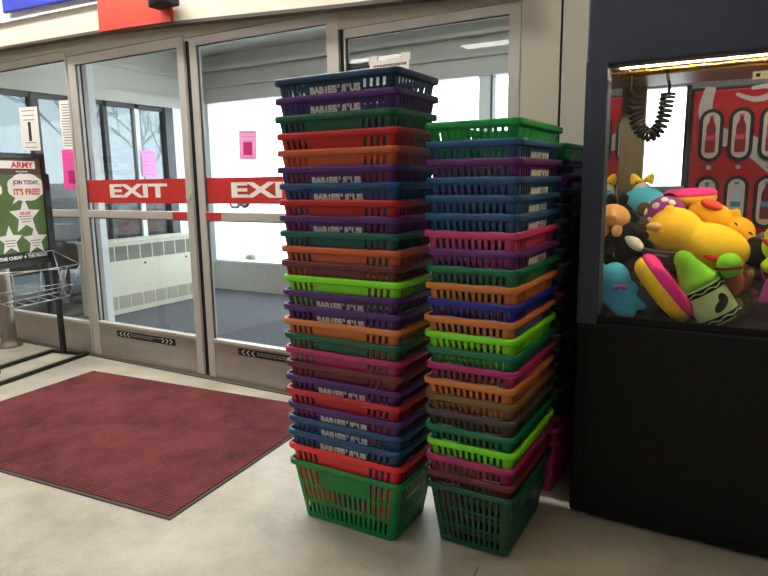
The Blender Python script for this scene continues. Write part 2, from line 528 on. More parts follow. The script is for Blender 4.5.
# small white sign above the blue top basket
r = empty('card_sign', 'white card sign with two raised tabs taped high on the glass behind the baskets', 'sign', (-1.78, YD - 0.0045, 1.985))
b = MB(); b.box(-0.125, 0.125, -0.002, 0, 0, 0.088); b.box(-0.13, -0.075, -0.003, 0, 0.07, 0.112); b.box(0.075, 0.135, -0.003, 0, 0.07, 0.112)
b.build('card', M['white'], r)
b = MB(); rn = random.Random(5); x = -0.10
while x < 0.1:
    l = rn.uniform(0.008, 0.02); b.box(x, x + l, -0.0028, -0.0021, 0.048, 0.062); x += l + 0.003
b.build('print', mat('brown_ink', (140, 96, 80), 0.8), r)
r = empty('door_closer', 'black door closer bar seen through the glass above the top basket', 'door closer', (-2.02, YD + 0.0035, 2.04))
box('body', -0.10, 0.11, 0, 0.04, 0.0, 0.04, M['vest_dark'], r, 0.008)
MB().cyl(0.006, (0.1, 0.02, 0.03), (0.34, 0.02, 0.07), 10).build('arm', M['vest'], r)

# ------------------------------------------------------------------ vestibule behind the doors
VX0, VX1, VY = -6.2, -0.85, 6.05
struct(box('floor_vestibule', VX0 - 0.1, VX1, YD + 0.13, VY + 0.1, -0.001, 0.004, M['carpet']))
struct(box('ceiling_vestibule', VX0 - 0.1, VX1, YD + 0.12, VY + 0.15, 3.0, 3.1, M['vest']))
struct(box('wall_vestibule_right', VX1, VX1 + 0.05, YD + 0.2, VY + 0.1, 0, 3.1, M['wall']))
b = MB()
b.box(VX0, VX1, VY, VY + 0.15, 0, 0.375)
struct(b.build('wall_vestibule_knee', M['knee']))
b = MB()
b.box(VX0 - 0.1, VX1, VY - 0.02, VY + 0.15, 2.42, 2.60)
b.box(VX0 - 0.1, VX1, VY + 0.02, VY + 0.15, 2.60, 3.0)
b.box(VX0 - 0.1, VX1, VY - 0.06, VY + 0.0, 2.60, 2.63)
b.box(VX0 - 0.1, VX1, VY - 0.08, VY + 0.0, 2.80, 2.84)
b.box(VX0 - 0.10, VX0, YD + 0.12, VY, 2.32, 3.0)
b.box(VX0 - 0.0, VX0 + 0.05, YD + 0.12, VY, 2.32, 2.45)
b.box(VX0 - 0.0, VX0 + 0.03, YD + 0.12, VY, 2.70, 2.75)
struct(b.build('wall_vestibule_header', M['vest']))
b = MB()
for x in (VX0 + 0.02, -4.02, -2.33, -0.97):
    b.box(x - 0.06, x + 0.06, VY, VY + 0.1, 0.375, 2.42)
b.box(VX0, VX1, VY - 0.01, VY + 0.12, 0.375, 0.40)
b.box(VX0 - 0.06, VX0 + 0.04, 5.50, 5.78, 0, 2.32)
b.box(VX0 - 0.06, VX0 + 0.02, 4.96, 5.02, 0, 2.32)
struct(b.build('window_3', M['vest_white']))
b = MB()
b.box(-2.262, -2.246, VY, VY + 0.1, 0.4, 2.42)
b.box(VX0 - 0.06, VX0 + 0.045, 5.38, 5.50, 0, 2.32)
b.box(VX0 - 0.06, VX0 + 0.03, 3.74, 3.82, 0, 2.32)
b.box(VX0 - 0.05, VX0 + 0.02, 4.55, 4.60, 0, 2.32)
b.box(VX0 - 0.05, VX0 + 0.02, YD + 0.12, 5.4, 2.27, 2.32)
b.box(VX0 - 0.05, VX0 + 0.02, YD + 0.12, 5.4, 1.20, 1.235)
struct(b.build('window_4', M['vest_dark']))
struct(box('window_5', VX0, VX1, VY + 0.05, VY + 0.055, 0.40, 2.42, M['clear']))
struct(box('window_6', VX0 - 0.02, VX0 - 0.015, YD + 0.12, VY, 0.0, 2.32, M['tint']))
pn = notice(-6.3, -6.1, 1.50, 1.80, 'backlit_pink', 'faint pink page on the vestibule side glass, seen through the left sliding door', 0.0, y=5.0, lines=6)
pn.location = (-6.196 + 0.03, 5.10, 1.50); pn.rotation_euler = (0, 0, math.pi / 2)
# heater along the left side
r = empty('wall_heater', 'long low cream heater cabinet with rows of grilles along the vestibule side', 'heater', (-6.0, 4.98, 0.004))
b = MB(); b.box(-0.14, 0.15, -0.92, 0.47, 0, 0.79, bev=0.008); b.box(-0.15, 0.165, -0.93, 0.47, 0.78, 0.80, bev=0.004)
b.build('cabinet', M['cream'], r)
for nm, z0, z1, mm in (('upper_grille', 0.585, 0.745, 'grille'), ('lower_grille', 0.06, 0.20, 'grille_light')):
    b = MB()
    y = -0.84
    while y < 0.32:
        b.box(0.148, 0.1535, y, y + 0.145, z0, z1); y += 0.165
    b.build(nm, M[mm], r)
b = MB(); b.cyl(0.012, (0.149, -0.3, 0.53), (0.158, -0.3, 0.53)); b.cyl(0.012, (0.149, 0.3, 0.53), (0.158, 0.3, 0.53))
b.build('screw', M['black'], r)

# outside
struct(box('ground', -90, 60, VY + 0.15, 110, -0.12, -0.02, M['snow']))
struct(box('ground_side', -90, -6.3, -30, VY + 0.15, -0.12, -0.02, mat('wet_pavement', (120, 122, 124), 0.7, noise=0.15, nscale=1.5)))
r = empty('bollard', 'round grey post top standing outside the low vestibule wall', 'bollard', (-5.85, 6.42, -0.02))
MB().cyl(0.075, (0, 0, 0), (0, 0, 0.42), 24).build('post', M['grille'], r, True)
MB().ell((0, 0, 0.42), (0.078, 0.078, 0.05)).build('cap', mat('bollard_cap', (96, 108, 98), 0.6), r, True)

def car(loc, rz, rgb, label):
    r = empty('car', label, 'car', loc, rz, 'cars parked outside')
    prof = [(-2.2, 0.35), (-2.25, 0.75), (-2.1, 1.0), (-1.55, 1.05), (-1.0, 1.45), (0.55, 1.48), (1.15, 1.03), (2.05, 0.9), (2.25, 0.65), (2.2, 0.32)]
    b = MB(); b.poly(prof, 1.75, Matrix.Translation((0, 0.875, 0)) @ Matrix.Rotation(math.pi / 2, 4, 'X'))
    o = b.build('body', mat('car_paint', rgb, 0.3, 0.3), r)
    bv = o.modifiers.new('b', 'BEVEL'); bv.width = 0.06; bv.segments = 3; evaluate(o)
    b = MB(); 
    for pts in ([(-1.4, 1.06), (-0.93, 1.39), (-0.2, 1.41), (-0.2, 1.05)], [(-0.1, 1.05), (-0.1, 1.41), (0.5, 1.42), (0.98, 1.04)]):
        b.poly(pts, 1.78, Matrix.Translation((0, 0.89, 0)) @ Matrix.Rotation(math.pi / 2, 4, 'X'))
    b.build('side_window', M['vest_dark'], r)
    for x in (-1.4, 1.4):
        for y in (-0.8, 0.8):
            w = MB().cyl(0.33, (x, y - 0.11, 0.33), (x, y + 0.11, 0.33), 24).build('wheel', M['black'], r)
            MB().cyl(0.19, (x, y - 0.12, 0.33), (x, y + 0.12, 0.33), 16).build('hubcap', M['vest'], w)
car((-27, 27, -0.02), 0.4, (60, 110, 190), 'blue car parked far outside, seen low through the right sliding door')
car((-36, 30, -0.02), 0.4, (200, 204, 208), 'white car parked outside left of the blue car')
car((-18, 26, -0.02), 0.4, (190, 192, 196), 'pale grey car parked outside right of the blue car')
car((-13.5, 8.8, -0.02), 0.2, (46, 52, 58), 'dark car parked close outside beyond the left side glass')
car((-16.5, 11.5, -0.02), 0.25, (150, 40, 44), 'red car parked behind the dark car outside')

def bare_tree(loc, h, seed, label):
    r = empty('bare_tree', label, 'tree', loc, 0, 'bare trees outside')
    rn = random.Random(seed)
    b = MB(); b.tube([(0, 0, 0), (0.05, 0, h * 0.3), (0, 0.05, h * 0.6), (0.1, 0, h * 0.95)], 0.09, 8)
    bark = mat('grey_bark', (206, 208, 208), 0.9)
    b.build('trunk', bark, r)
    b = MB()
    def br(p, d, l, rad, lev):
        q = p + d * l
        b.tube([p, (p + q) / 2 + Vector((rn.uniform(-.08, .08), rn.uniform(-.08, .08), 0.05)) * l, q], rad, 5)
        if lev:
            for _ in range(3):
                nd = (d + Vector((rn.uniform(-.8, .8), rn.uniform(-.8, .8), rn.uniform(-.1, .6)))).normalized()
                br(p + d * l * rn.uniform(0.5, 1), nd, l * 0.62, rad * 0.6, lev - 1)
    for k in range(11):
        a = k * 2.4
        br(Vector((0, 0, h * (0.3 + 0.06 * k))), Vector((math.cos(a), math.sin(a), 0.8)).normalized(), h * 0.28, 0.04, 3)
    b.build('branches', bark, r)
bare_tree((-19, 12.5, -0.02), 7, 1, 'bare grey tree outside, seen through the far left glass')
bare_tree((-21, 17, -0.02), 6, 2, 'bare grey tree outside, seen through the left sliding door')

# shelf of goods standing outside by the left glass
r = empty('display_rack', 'dark metal display rack standing outside the left vestibule glass', 'rack', (-7.15, 4.75, -0.02), 0)
for z in (0.12, 0.45, 0.78):
    box('shelf', -0.3, 0.3, -1.2, 1.15, z, z + 0.03, M['vest_dark'], r)
for x in (-0.28, 0.28):
    for y in (-1.18, 0.0, 1.13):
        box('upright', x - 0.02, x + 0.02, y - 0.02, y + 0.02, 0, 1.12 if x < 0 else 0.9, M['vest_dark'], r)
goods = [((196, 40, 50), 'red'), ((225, 130, 50), 'orange'), ((60, 110, 70), 'green'), ((210, 210, 205), 'white'), ((70, 80, 130), 'blue'), ((150, 110, 70), 'brown'), ((190, 60, 80), 'crimson')]
k = 0
for z, nm in ((0.81, 'top'), (0.48, 'middle')):
    y = -1.05
    while y < 1.0:
        c, cn = goods[k % len(goods)]; h = 0.16 + 0.07 * ((k * 7) % 3)
        o = rebase(box('carton', -7.15 - 0.16, -7.15 + 0.14, 4.75 + y, 4.75 + y + 0.17, z - 0.0195, z - 0.0195 + h, mat('carton_' + cn, c, 0.7), None, 0.006))
        tag(o, '%s carton on the %s shelf of the rack outside, %s from its near end' % (cn, nm, ['first', 'second', 'third', 'fourth', 'fifth', 'sixth', 'seventh', 'eighth', 'ninth'][min(8, int((y + 1.05) / 0.25 + 0.5))]), 'carton', 'cartons on the outdoor rack')
        y += 0.25; k += 1

# ------------------------------------------------------------------ alcove behind the claw machine
struct(box('ceiling_alcove', VX1 + 0.05, 5, YD + 0.12, 5.3, 2.6, 2.7, M['ceil']))
b = MB()
wx0, wx1, wz0, wz1 = -0.725, -0.43, 1.337, 2.06
b.box(VX1, wx0, 5.2, 5.3, 0, 2.7); b.box(wx1, 5, 5.2, 5.3, 0, 2.7)
b.box(wx0, wx1, 5.2, 5.3, 0, wz0); b.box(wx0, wx1, 5.2, 5.3, wz1, 2.7)
struct(b.build('wall_alcove', M['knee']))
b = MB(); b.box(wx1 - 0.004, wx1 + 0.03, 5.18, 5.22, wz0, wz1); b.box(wx0 - 0.03, wx0 + 0.004, 5.18, 5.22, wz0, wz1)
struct(b.build('window_7', M['black']))
struct(box('trim_9', wx0 - 0.03, wx1 + 0.03, 5.16, 5.22, wz0 - 0.03, wz0, M['vest_white']))
struct(box('window_8', wx0, wx1, 5.24, 5.245, wz0, wz1, M['clear']))

# ------------------------------------------------------------------ ceiling lights
em = mat('lamp_diffuser', (255, 250, 240), 0.5, emit=(255, 251, 244), estr=CEIL_E)
def fixture(x, y, z=3.8, L=1.2, W=0.3, label='', m=em, rz=0):
    r = empty('ceiling_light', label, 'ceiling light', (x, y, z), rz, 'store ceiling lights')
    box('housing', -L / 2 - 0.03, L / 2 + 0.03, -W / 2 - 0.03, W / 2 + 0.03, -0.03, 0, M['white'], r)
    box('diffuser', -L / 2, L / 2, -W / 2, W / 2, -0.045, -0.031, m, r)
for j, y in enumerate((-4.6, -1.6, 1.0)):
    for x in ((-6.5, -4.0, -1.5, 1.0) if y == -1.6 else (-6.5, -4.0, -1.5)):  # rightmost one of the middle row added to brighten the floor there
        fixture(x, y, label='white ceiling troffer, %s row from the rear wall, %s from the left' % (['first', 'second', 'third'][j], ['first', 'second', 'third', 'fourth', 'fifth'][int((x + 6.5) / 2.5 + 0.5)]))
em3 = mat('bright_diffuser', (255, 250, 240), 0.5, emit=(255, 251, 244), estr=44.0)
em4 = mat('vestibule_diffuser', (255, 250, 240), 0.5, emit=(250, 250, 250), estr=16.0)
for i, x in enumerate((-4.8, -2.6)):
    fixture(x, 4.6, 3.0, m=em4, label='white troffer on the vestibule ceiling, %s from the left' % ['first', 'second'][i])
for i, x in enumerate((-5.4, -3.8, -2.2)):
    fixture(x, 2.52, m=em3, label='white ceiling troffer beside the door wall, %s from the left' % ['first', 'second', 'third', 'fourth'][i])
em2 = mat('alcove_fill_diffuser', (255, 250, 240), 0.5, emit=(255, 251, 244), estr=9.0)  # unseen lamp added to light the vending machine front
fixture(0.3, 3.75, 2.6, label='added white fill light on the alcove ceiling before the red vending machine', m=em2)

# ------------------------------------------------------------------ entrance mat
r = empty('entrance_mat', 'dark red ribbed entrance mat with a rubber edge in front of the doors', 'mat', (-3.121, 2.231, 0.0), math.radians(4.95))
box('rubber_border', -1.054, 1.054, -0.696, 0.696, 0.0, 0.006, M['rubber'], r, 0.002)
box('carpet_pile', -1.035, 1.035, -0.677, 0.677, 0.006, 0.0105, M['mat'], r, 0.001)

# ------------------------------------------------------------------ shopping baskets
def ring_pts(hx, hy, rc, nx, ny, seg):
    """outline of a rounded rectangle; returns (points, kind, index) going round"""
    out = []
    def side(a, b, n, tagk):
        for i in range(n):
            t = i / n
            out.append((a[0] + (b[0] - a[0]) * t, a[1] + (b[1] - a[1]) * t, tagk, i))
    def corner(cx, cy, a0):
        for i in range(seg):
            a = a0 + (math.pi / 2) * i / seg
            out.append((cx + rc * math.cos(a), cy + rc * math.sin(a), 'c', i))
    side((-hx + rc, -hy), (hx - rc, -hy), nx, 'f'); corner(hx - rc, -hy + rc, -math.pi / 2)
    side((hx, -hy + rc), (hx, hy - rc), ny, 'r'); corner(hx - rc, hy - rc, 0)
    side((hx - rc, hy), (-hx + rc, hy), nx, 'b'); corner(-hx + rc, hy - rc, math.pi / 2)
    side((-hx, hy - rc), (-hx, -hy + rc), ny, 'l'); corner(-hx + rc, -hy + rc, math.pi)
    return out

BH = 0.250
def half(z):
    t = z / BH
    return 0.214 + 0.045 * t, 0.139 + 0.025 * t
def basket_body_mesh():
    levels = [0.0, 0.022, 0.078, 0.090, 0.150, 0.161, 0.224, 0.246]
    rows = {1: 'all', 3: 'all', 5: 'side'}
    NX, NY = 2 * 17 + 1, 2 * 11 + 1
    bm = bmesh.new()
    rings = []
    for z in levels:
        hx, hy = half(z)
        pts = ring_pts(hx, hy, 0.021, NX, NY, 5)
        rings.append(([bm.verts.new((p[0], p[1], z)) for p in pts], pts))
    n = len(rings[0][0])
    for l in range(len(levels) - 1):
        A, pts = rings[l]; B, _ = rings[l + 1]
        for i in range(n):
            kd, ix = pts[i][2], pts[i][3]
            hole = False
            if l in rows and kd in 'frbl' and ix % 2 == 1:
                hole = True
                if rows[l] == 'side' and kd in 'fb' and 8 < ix < 26:
                    hole = False
            if not hole:
                bm.faces.new((A[i], A[(i + 1) % n], B[(i + 1) % n], B[i]))
    bm.faces.new(rings[0][0][::-1])
    bmesh.ops.recalc_face_normals(bm, faces=bm.faces[:])
    me = bpy.data.meshes.new('body'); bm.to_mesh(me); bm.free()
    o = bpy.data.objects.new('tmp', me); COL.objects.link(o)
    s = o.modifiers.new('s', 'SOLIDIFY'); s.thickness = 0.0035; s.offset = -1
    evaluate(o)
    me = o.data
    bpy.data.objects.remove(o)
    me.name = 'basket_body'
    return me
def basket_rim_mesh():
    prof = [(0.0, 0.246), (0.0, 0.2505), (0.004, 0.252), (0.010, 0.252), (0.0135, 0.249), (0.0145, 0.244), (0.0145, 0.233), (0.0125, 0.230), (0.0105, 0.2325), (0.0105, 0.243), (0.004, 0.246)]
    bm = bmesh.new(); rings = []
    for d, z in prof:
        hx, hy = half(0.246)
        pts = ring_pts(hx + d, hy + d, 0.021 + d, 1, 1, 8)
        rings.append([bm.verts.new((p[0], p[1], z)) for p in pts])
    n = len(rings[0]); K = len(rings)
    for k in range(K):
        A, B = rings[k], rings[(k + 1) % K]
        for i in range(n):
            bm.faces.new((A[i], A[(i + 1) % n], B[(i + 1) % n], B[i]))
    bmesh.ops.recalc_face_normals(bm, faces=bm.faces[:])
    me = bpy.data.meshes.new('basket_rim'); bm.to_mesh(me); bm.free()
    return me
def basket_text_mesh():
    b = MB()
    parts = [('BAB', False, 0.056), ('i', False, 0.0075), ('ES', False, 0.036), ('"', False, 0.006), ('R', True, 0.0205), ('"', False, 0.006), ('US', False, 0.041)]
    x = 0
    for s, mir, w in parts:
        me = text_mesh(s, 0.03, bold=0.0018, ext=0.0006, mirror=mir)
        xs = [v.co.x for v in me.vertices]; w0 = max(xs) - min(xs)
        kx = w / w0
        me.transform(Matrix.Translation((-min(xs), 0, 0)))
        ky = 1.05
        b.mesh(me, Matrix.Translation((x, 0, 0)) @ Matrix.Diagonal((kx, ky, 1, 1)))
        x += w + 0.004
    me = bpy.data.meshes.new('basket_lettering')
    tilt = math.atan(0.031 / 0.25)
    sc = 0.222 / x
    b.bm.transform(Matrix.Translation((0.008, -half(0.200)[1] - 0.0008, 0.200)) @ Matrix.Rotation(math.pi / 2 + tilt, 4, 'X') @ Matrix.Diagonal((sc, 1.0, 1, 1)) @ Matrix.Translation((-x / 2, 0, 0)))
    b.bm.to_mesh(me); b.bm.free()
    return me
def handle_mesh(s):
    """wire handle folded down on the rim, hinged mid-way on the short sides"""
    hx, hy = half(0.246)
    pts = []
    y1 = s * (hy - 0.012)
    xx = hx - 0.006
    path = [(-xx, 0.004 * s), (-xx, y1 * 0.72), (-xx + 0.012, y1 * 0.93), (-xx + 0.04, y1), (xx - 0.04, y1), (xx - 0.012, y1 * 0.93), (xx, y1 * 0.72), (xx, 0.004 * s)]
    b = MB(); b.tube([(p[0], p[1], 0.2505) for p in path], 0.0026, 6)
    me = bpy.data.meshes.new('basket_handle'); b.bm.to_mesh(me); b.bm.free()
    return me
ME_BODY, ME_RIM, ME_TXT, ME_H1, ME_H2 = basket_body_mesh(), basket_rim_mesh(), basket_text_mesh(), handle_mesh(-1), handle_mesh(1)
for me in (ME_BODY, ME_RIM, ME_TXT, ME_H1, ME_H2):
    me.transform(Matrix.Diagonal((1, 1, 0.263 / 0.252, 1)))
    me.materials.clear(); me.materials.append(None)
for p in ME_RIM.polygons: p.use_smooth = True
for p in ME_H1.polygons: p.use_smooth = True
for p in ME_H2.polygons: p.use_smooth = True
PLC = {
    'navy blue': (16, 56, 92), 'blue': (12, 70, 118), 'purple': (72, 28, 108), 'violet': (98, 38, 118), 'dark green': (6, 88, 62), 'red': (186, 34, 38),
    'orange': (192, 90, 52), 'teal green': (0, 86, 78), 'dark maroon': (100, 36, 46), 'lime green': (126, 230, 32), 'magenta': (170, 40, 104), 'bright red': (226, 44, 46),
    'green': (0, 128, 62), 'steel blue': (32, 84, 132), 'pink': (196, 60, 116), 'royal blue': (26, 34, 150), 'light orange': (206, 122, 62), 'olive brown': (118, 94, 50),
    'charcoal': (74, 66, 68), 'emerald green': (0, 112, 76), 'bottle green': (10, 80, 60), 'bright green': (0, 150, 68), 'black teal': (12, 42, 50)}
PM = {}
for k, c in PLC.items():
    PM[k] = mat('plastic_' + k.replace(' ', '_'), c, 0.36, noise=0.03, nscale=8, spec=0.45)
M['lettering'] = mat('white_lettering', (214, 212, 210), 0.6)
M['wire'] = mat('zinc_wire', (168, 170, 172), 0.3, 0.9)

def child(name, me, m, parent):
    o = bpy.data.objects.new(name, me)
    COL.objects.link(o)
    o.parent = parent
    o.material_slots[0].link = 'OBJECT'
    o.material_slots[0].material = m
    return o
def make_basket():
    r = empty('shopping_basket', None, 'shopping basket')
    child('body', ME_BODY, None, r)
    child('rim', ME_RIM, None, r)
    child('handle', ME_H1, M['wire'], r)
    child('handle', ME_H2, M['wire'], r)
    return r
PROTO = make_basket()
first = [True]
def copy_basket():
    if first[0]:
        first[0] = False
        return PROTO
    r = PROTO.copy(); COL.objects.link(r)
    for ch in PROTO.children:
        if ch.name.startswith('lettering'): continue
        c = ch.copy(); COL.objects.link(c); c.parent = r
    return r
def place_basket(colour, x, y, ztop, rz, text, label, group):
    r = copy_basket()
    r.location = (x, y, ztop - 0.263)
    r.rotation_euler = (0, 0, rz)
    r['label'] = label; r['group'] = group
    for ch in r.children:
        if ch.name.startswith('body') or ch.name.startswith('rim'):
            ch.material_slots[0].material = PM[colour]
    if text:
        child('lettering', ME_TXT, M['lettering'], r)
ORD = ['topmost', 'second', 'third', 'fourth', 'fifth', 'sixth', 'seventh', 'eighth', 'ninth', 'tenth', 'eleventh', 'twelfth', 'thirteenth', 'fourteenth', 'fifteenth', 'sixteenth', 'seventeenth', 'eighteenth', 'nineteenth', 'twentieth', 'twenty-first', 'twenty-second', 'twenty-third', 'twenty-fourth', 'twenty-fifth', 'lowest']
def stack(rows, zs, x, y, rz, where, group):
    rn = random.Random(len(rows) * 3)
    N = len(rows)
    for i, ((c, t), z) in enumerate(zip(rows, zs)):
        if i == 0: pos = 'topmost in %s' % where
        elif i == N - 1: pos = 'lowest in %s' % where
        else: pos = '%s from top in %s' % (ORD[i], where)
        look = ', white lettering' if t else ''
        jx, jy = (rn.uniform(-0.004, 0.004), rn.uniform(-0.004, 0.004)) if i < N - 1 else (0, 0)
        place_basket(c, x + jx, y + jy, z, rz + rn.uniform(-0.004, 0.004), t, '%s basket%s, %s' % (c, look, pos), group)
S1 = [('navy blue', 1), ('purple', 1), ('dark green', 0), ('red', 0), ('orange', 0), ('purple', 1), ('blue', 1), ('red', 0), ('purple', 1), ('teal green', 0), ('orange', 0), ('dark maroon', 0), ('lime green', 0),
      ('purple', 1), ('purple', 1), ('light orange', 0), ('dark green', 0), ('magenta', 0), ('dark maroon', 0), ('purple', 1), ('red', 0), ('purple', 1), ('blue', 1), ('blue', 1), ('bright red', 0), ('green', 0)]
Z1 = [1.784, 1.716, 1.650, 1.586, 1.523, 1.460, 1.398, 1.336, 1.276, 1.216, 1.157, 1.100, 1.042, 0.983, 0.924, 0.866, 0.808, 0.748, 0.690, 0.633, 0.575, 0.516, 0.456, 0.396, 0.334, 0.2635]
S2 = [('bright green', 0), ('steel blue', 1), ('violet', 1), ('steel blue', 1), ('steel blue', 1), ('steel blue', 1), ('pink', 0), ('violet', 1), ('emerald green', 0), ('light orange', 0), ('royal blue', 0), ('light orange', 0), ('lime green', 0),
      ('emerald green', 0), ('magenta', 0), ('light orange', 0), ('olive brown', 0), ('charcoal', 0), ('emerald green', 0), ('lime green', 0), ('magenta', 0), ('dark maroon', 0), ('bottle green', 0)]
Z2 = [1.600, 1.536, 1.474, 1.412, 1.350, 1.287, 1.225, 1.161, 1.099, 1.038, 0.977, 0.916, 0.857, 0.797, 0.738, 0.678, 0.618, 0.557, 0.497, 0.437, 0.377, 0.315, 0.2635]
stack(S1, Z1, -1.319, 2.083, 0.0, 'the tallest stack', 'baskets in the tallest stack')
Z2 = [max(0.2635, round(1.4 - (1.4 - z) * 0.9938, 4)) for z in Z2]
stack(S2, Z2, -0.818, 2.262, math.pi / 2, 'the stack beside the claw machine', 'baskets in the stack beside the claw machine')
S3 = [('bright green', 0), ('black teal', 1), ('violet', 1), ('black teal', 1), ('black teal', 1), ('charcoal', 1), ('black teal', 1), ('black teal', 1), ('charcoal', 1), ('black teal', 1), ('dark maroon', 1), ('black teal', 1), ('black teal', 1), ('charcoal', 1),
      ('black teal', 1), ('black teal', 1), ('black teal', 0), ('charcoal', 1), ('black teal', 0), ('dark maroon', 0), ('magenta', 0), ('magenta', 0)]
Z3 = [1.545 - i * (1.545 - 0.2635) / 21 for i in range(22)]
stack(S3, Z3, -0.810, 2.850, math.pi / 2, 'the rear stack behind the claw machine', 'baskets in the rear stack')

# ------------------------------------------------------------------ claw machine
cab = mat('cabinet_black', (7, 7, 8), 0.55, spec=0.3, noise=0.08, nscale=5)
navy = mat('header_navy', (56, 64, 84), 0.4, noise=0.05, nscale=5)
MX0, MX1, MY0, MY1 = -0.556, 0.85, 2.485, 3.12
r = empty('claw_machine', 'tall black claw machine cabinet with a lit glass window full of plush toys', 'claw machine', (0.147, 2.8, 0))
def mp(nm, b, m, smooth=False, par=None):
    o = b.build(nm, m, None, smooth)
    o.data.transform(Matrix.Translation((-0.147, -2.8, 0)))
    o.parent = par or r
    return o
b = MB(); b.box(MX0, MX1, MY0, MY1, 0.018, 0.842, bev=0.012); mp('lower_cabinet', b, cab)
b = MB(); b.box(MX0 + 0.05, MX1 - 0.05, MY0 - 0.004, MY0 + 0.01, 0.06, 0.80, bev=0.003); mp('access_panel', b, cab)
b = MB(); b.box(MX0, MX1, MY0, MY1, 1.812, 2.20, bev=0.012); mp('header_box', b, navy)
for x0, x1, y0, y1 in ((MX0, -0.476, MY0, MY0 + 0.06), (0.77, MX1, MY0, MY0 + 0.06), (0.77, MX1, MY1 - 0.06, MY1)):
    b = MB(); b.box(x0, x1, y0, y1, 0.83, 1.83, bev=0.004); mp('corner_post', b, navy)
brz = mat('bronze_post', (104, 98, 84), 0.45, 0.3)
b = MB(); b.box(MX0, -0.422, MY1 - 0.06, MY1, 0.83, 1.83, bev=0.004); mp('corner_post', b, brz)
b = MB(); b.box(MX0, MX0 + 0.02, MY0 + 0.06, MY1 - 0.06, 0.83, 1.83); mp('side_panel', b, navy)
b = MB(); b.box(MX0 + 0.021, -0.472, MY0 + 0.06, MY1 - 0.06, 0.845, 1.81); mp('side_mirror', b, M['mirror'])
b = MB(); b.box(-0.476, 0.77, MY0 + 0.012, MY0 + 0.028, 0.842, 0.868, bev=0.003); mp('window_sill', b, cab)
b = MB(); b.box(-0.476, 0.77, MY0 + 0.016, MY0 + 0.020, 0.868, 1.812); mp('front_glass', b, M['clear'])
b = MB(); b.box(-0.422, 0.77, MY1 - 0.03, MY1 - 0.026, 0.845, 1.812); mp('rear_glass', b, M['clear'])
b = MB(); b.box(-0.47, 0.77, MY0 + 0.03, MY1 - 0.06, 0.842, 0.850); mp('toy_tray', b, M['black'])
b = MB(); b.box(-0.47, 0.77, MY0 + 0.03, MY1 - 0.02, 1.803, 1.812); mp('inner_ceiling', b, mat('inner_ceiling', (134, 122, 104), 0.35, 0.3))
brass = mat('brass_rail', (236, 196, 110), 0.2, 0.9)
for y, z in ((2.585, 1.796), (2.67, 1.796)):
    b = MB(); b.cyl(0.007, (-0.47, y, z), (0.77, y, z), 12); mp('gantry_rail', b, brass, True)
tubem = mat('machine_tube', (255, 240, 205), 0.5, emit=(255, 226, 176), estr=380.0)
b = MB(); b.cyl(0.0035, (-0.44, 2.535, 1.804), (0.74, 2.535, 1.804), 12); mp('light_tube', b, tubem, True)
b = MB(); b.box(-0.002, 0.002, 2.53, 2.95, 0.85, 1.19); b.box(-0.002, 0.40, 2.528, 2.532, 0.85, 1.02); mp('chute_panel', b, M['clear'])
b = MB(); b.box(-0.012, 0.075, 2.515, 2.5155, 1.722, 1.748); lab = mp('price_label', b, mat('pale_yellow_label', (236, 234, 180), 0.6))
lab['label'] = 'pale yellow strip label'
b = MB()
for x0, x1 in ((-0.002, 0.010),):
    b.box(x0, x1, 2.5143, 2.5149, 1.730, 1.741)
mp('print', b, M['ink'])
for x in (MX0 + 0.045, MX1 - 0.045):
    for y in (MY0 + 0.05, MY1 - 0.05):
        b = MB(); b.cyl(0.028, (x, y, 0.0), (x, y, 0.02), 16); mp('foot', b, M['alu'])
# black coiled cable hanging in a loop
def bez(t, P):
    n = len(P) - 1; t = max(0, min(0.99999, t)) * n; i = int(t); f = t - i
    p0, p1, p2, p3 = P[max(0, i - 1)], P[i], P[i + 1], P[min(n, i + 2)]
    return 0.5 * ((2 * p1) + (p2 - p0) * f + (2 * p0 - 5 * p1 + 4 * p2 - p3) * f * f + (3 * p1 - p0 - 3 * p2 + p3) * f ** 3)
pathc = [Vector((x, 2.62, z)) for x, z in ((-0.392, 1.706), (-0.396, 1.655), (-0.384, 1.606), (-0.362, 1.572), (-0.332, 1.562), (-0.306, 1.586), (-0.292, 1.632), (-0.286, 1.676), (-0.282, 1.712))]
turns = 21; pts = []
for i in range(turns * 14 + 1):
    t = i / (turns * 14)
    p = bez(t, pathc); d = (bez(min(1, t + 0.01), pathc) - bez(max(0, t - 0.01), pathc)).normalized()
    a = Vector((0, 1, 0)); c = d.cross(a).normalized()
    ang = 2 * math.pi * turns * t
    pts.append(p + (a * math.cos(ang) + c * math.sin(ang)) * 0.0225)
b = MB(); b.tube(pts, 0.0058, 6)
b.tube([(-0.410, 2.62, 1.805), (-0.412, 2.62, 1.765), (-0.418, 2.62, 1.735), pts[0]], 0.0058, 8)
b.tube([(-0.290, 2.62, 1.805), (-0.286, 2.62, 1.765), (-0.278, 2.62, 1.74), pts[-1]], 0.0058, 8)
mp('coiled_cable', b, mat('black_cable', (6, 6, 7), 0.7, spec=0.15), True)

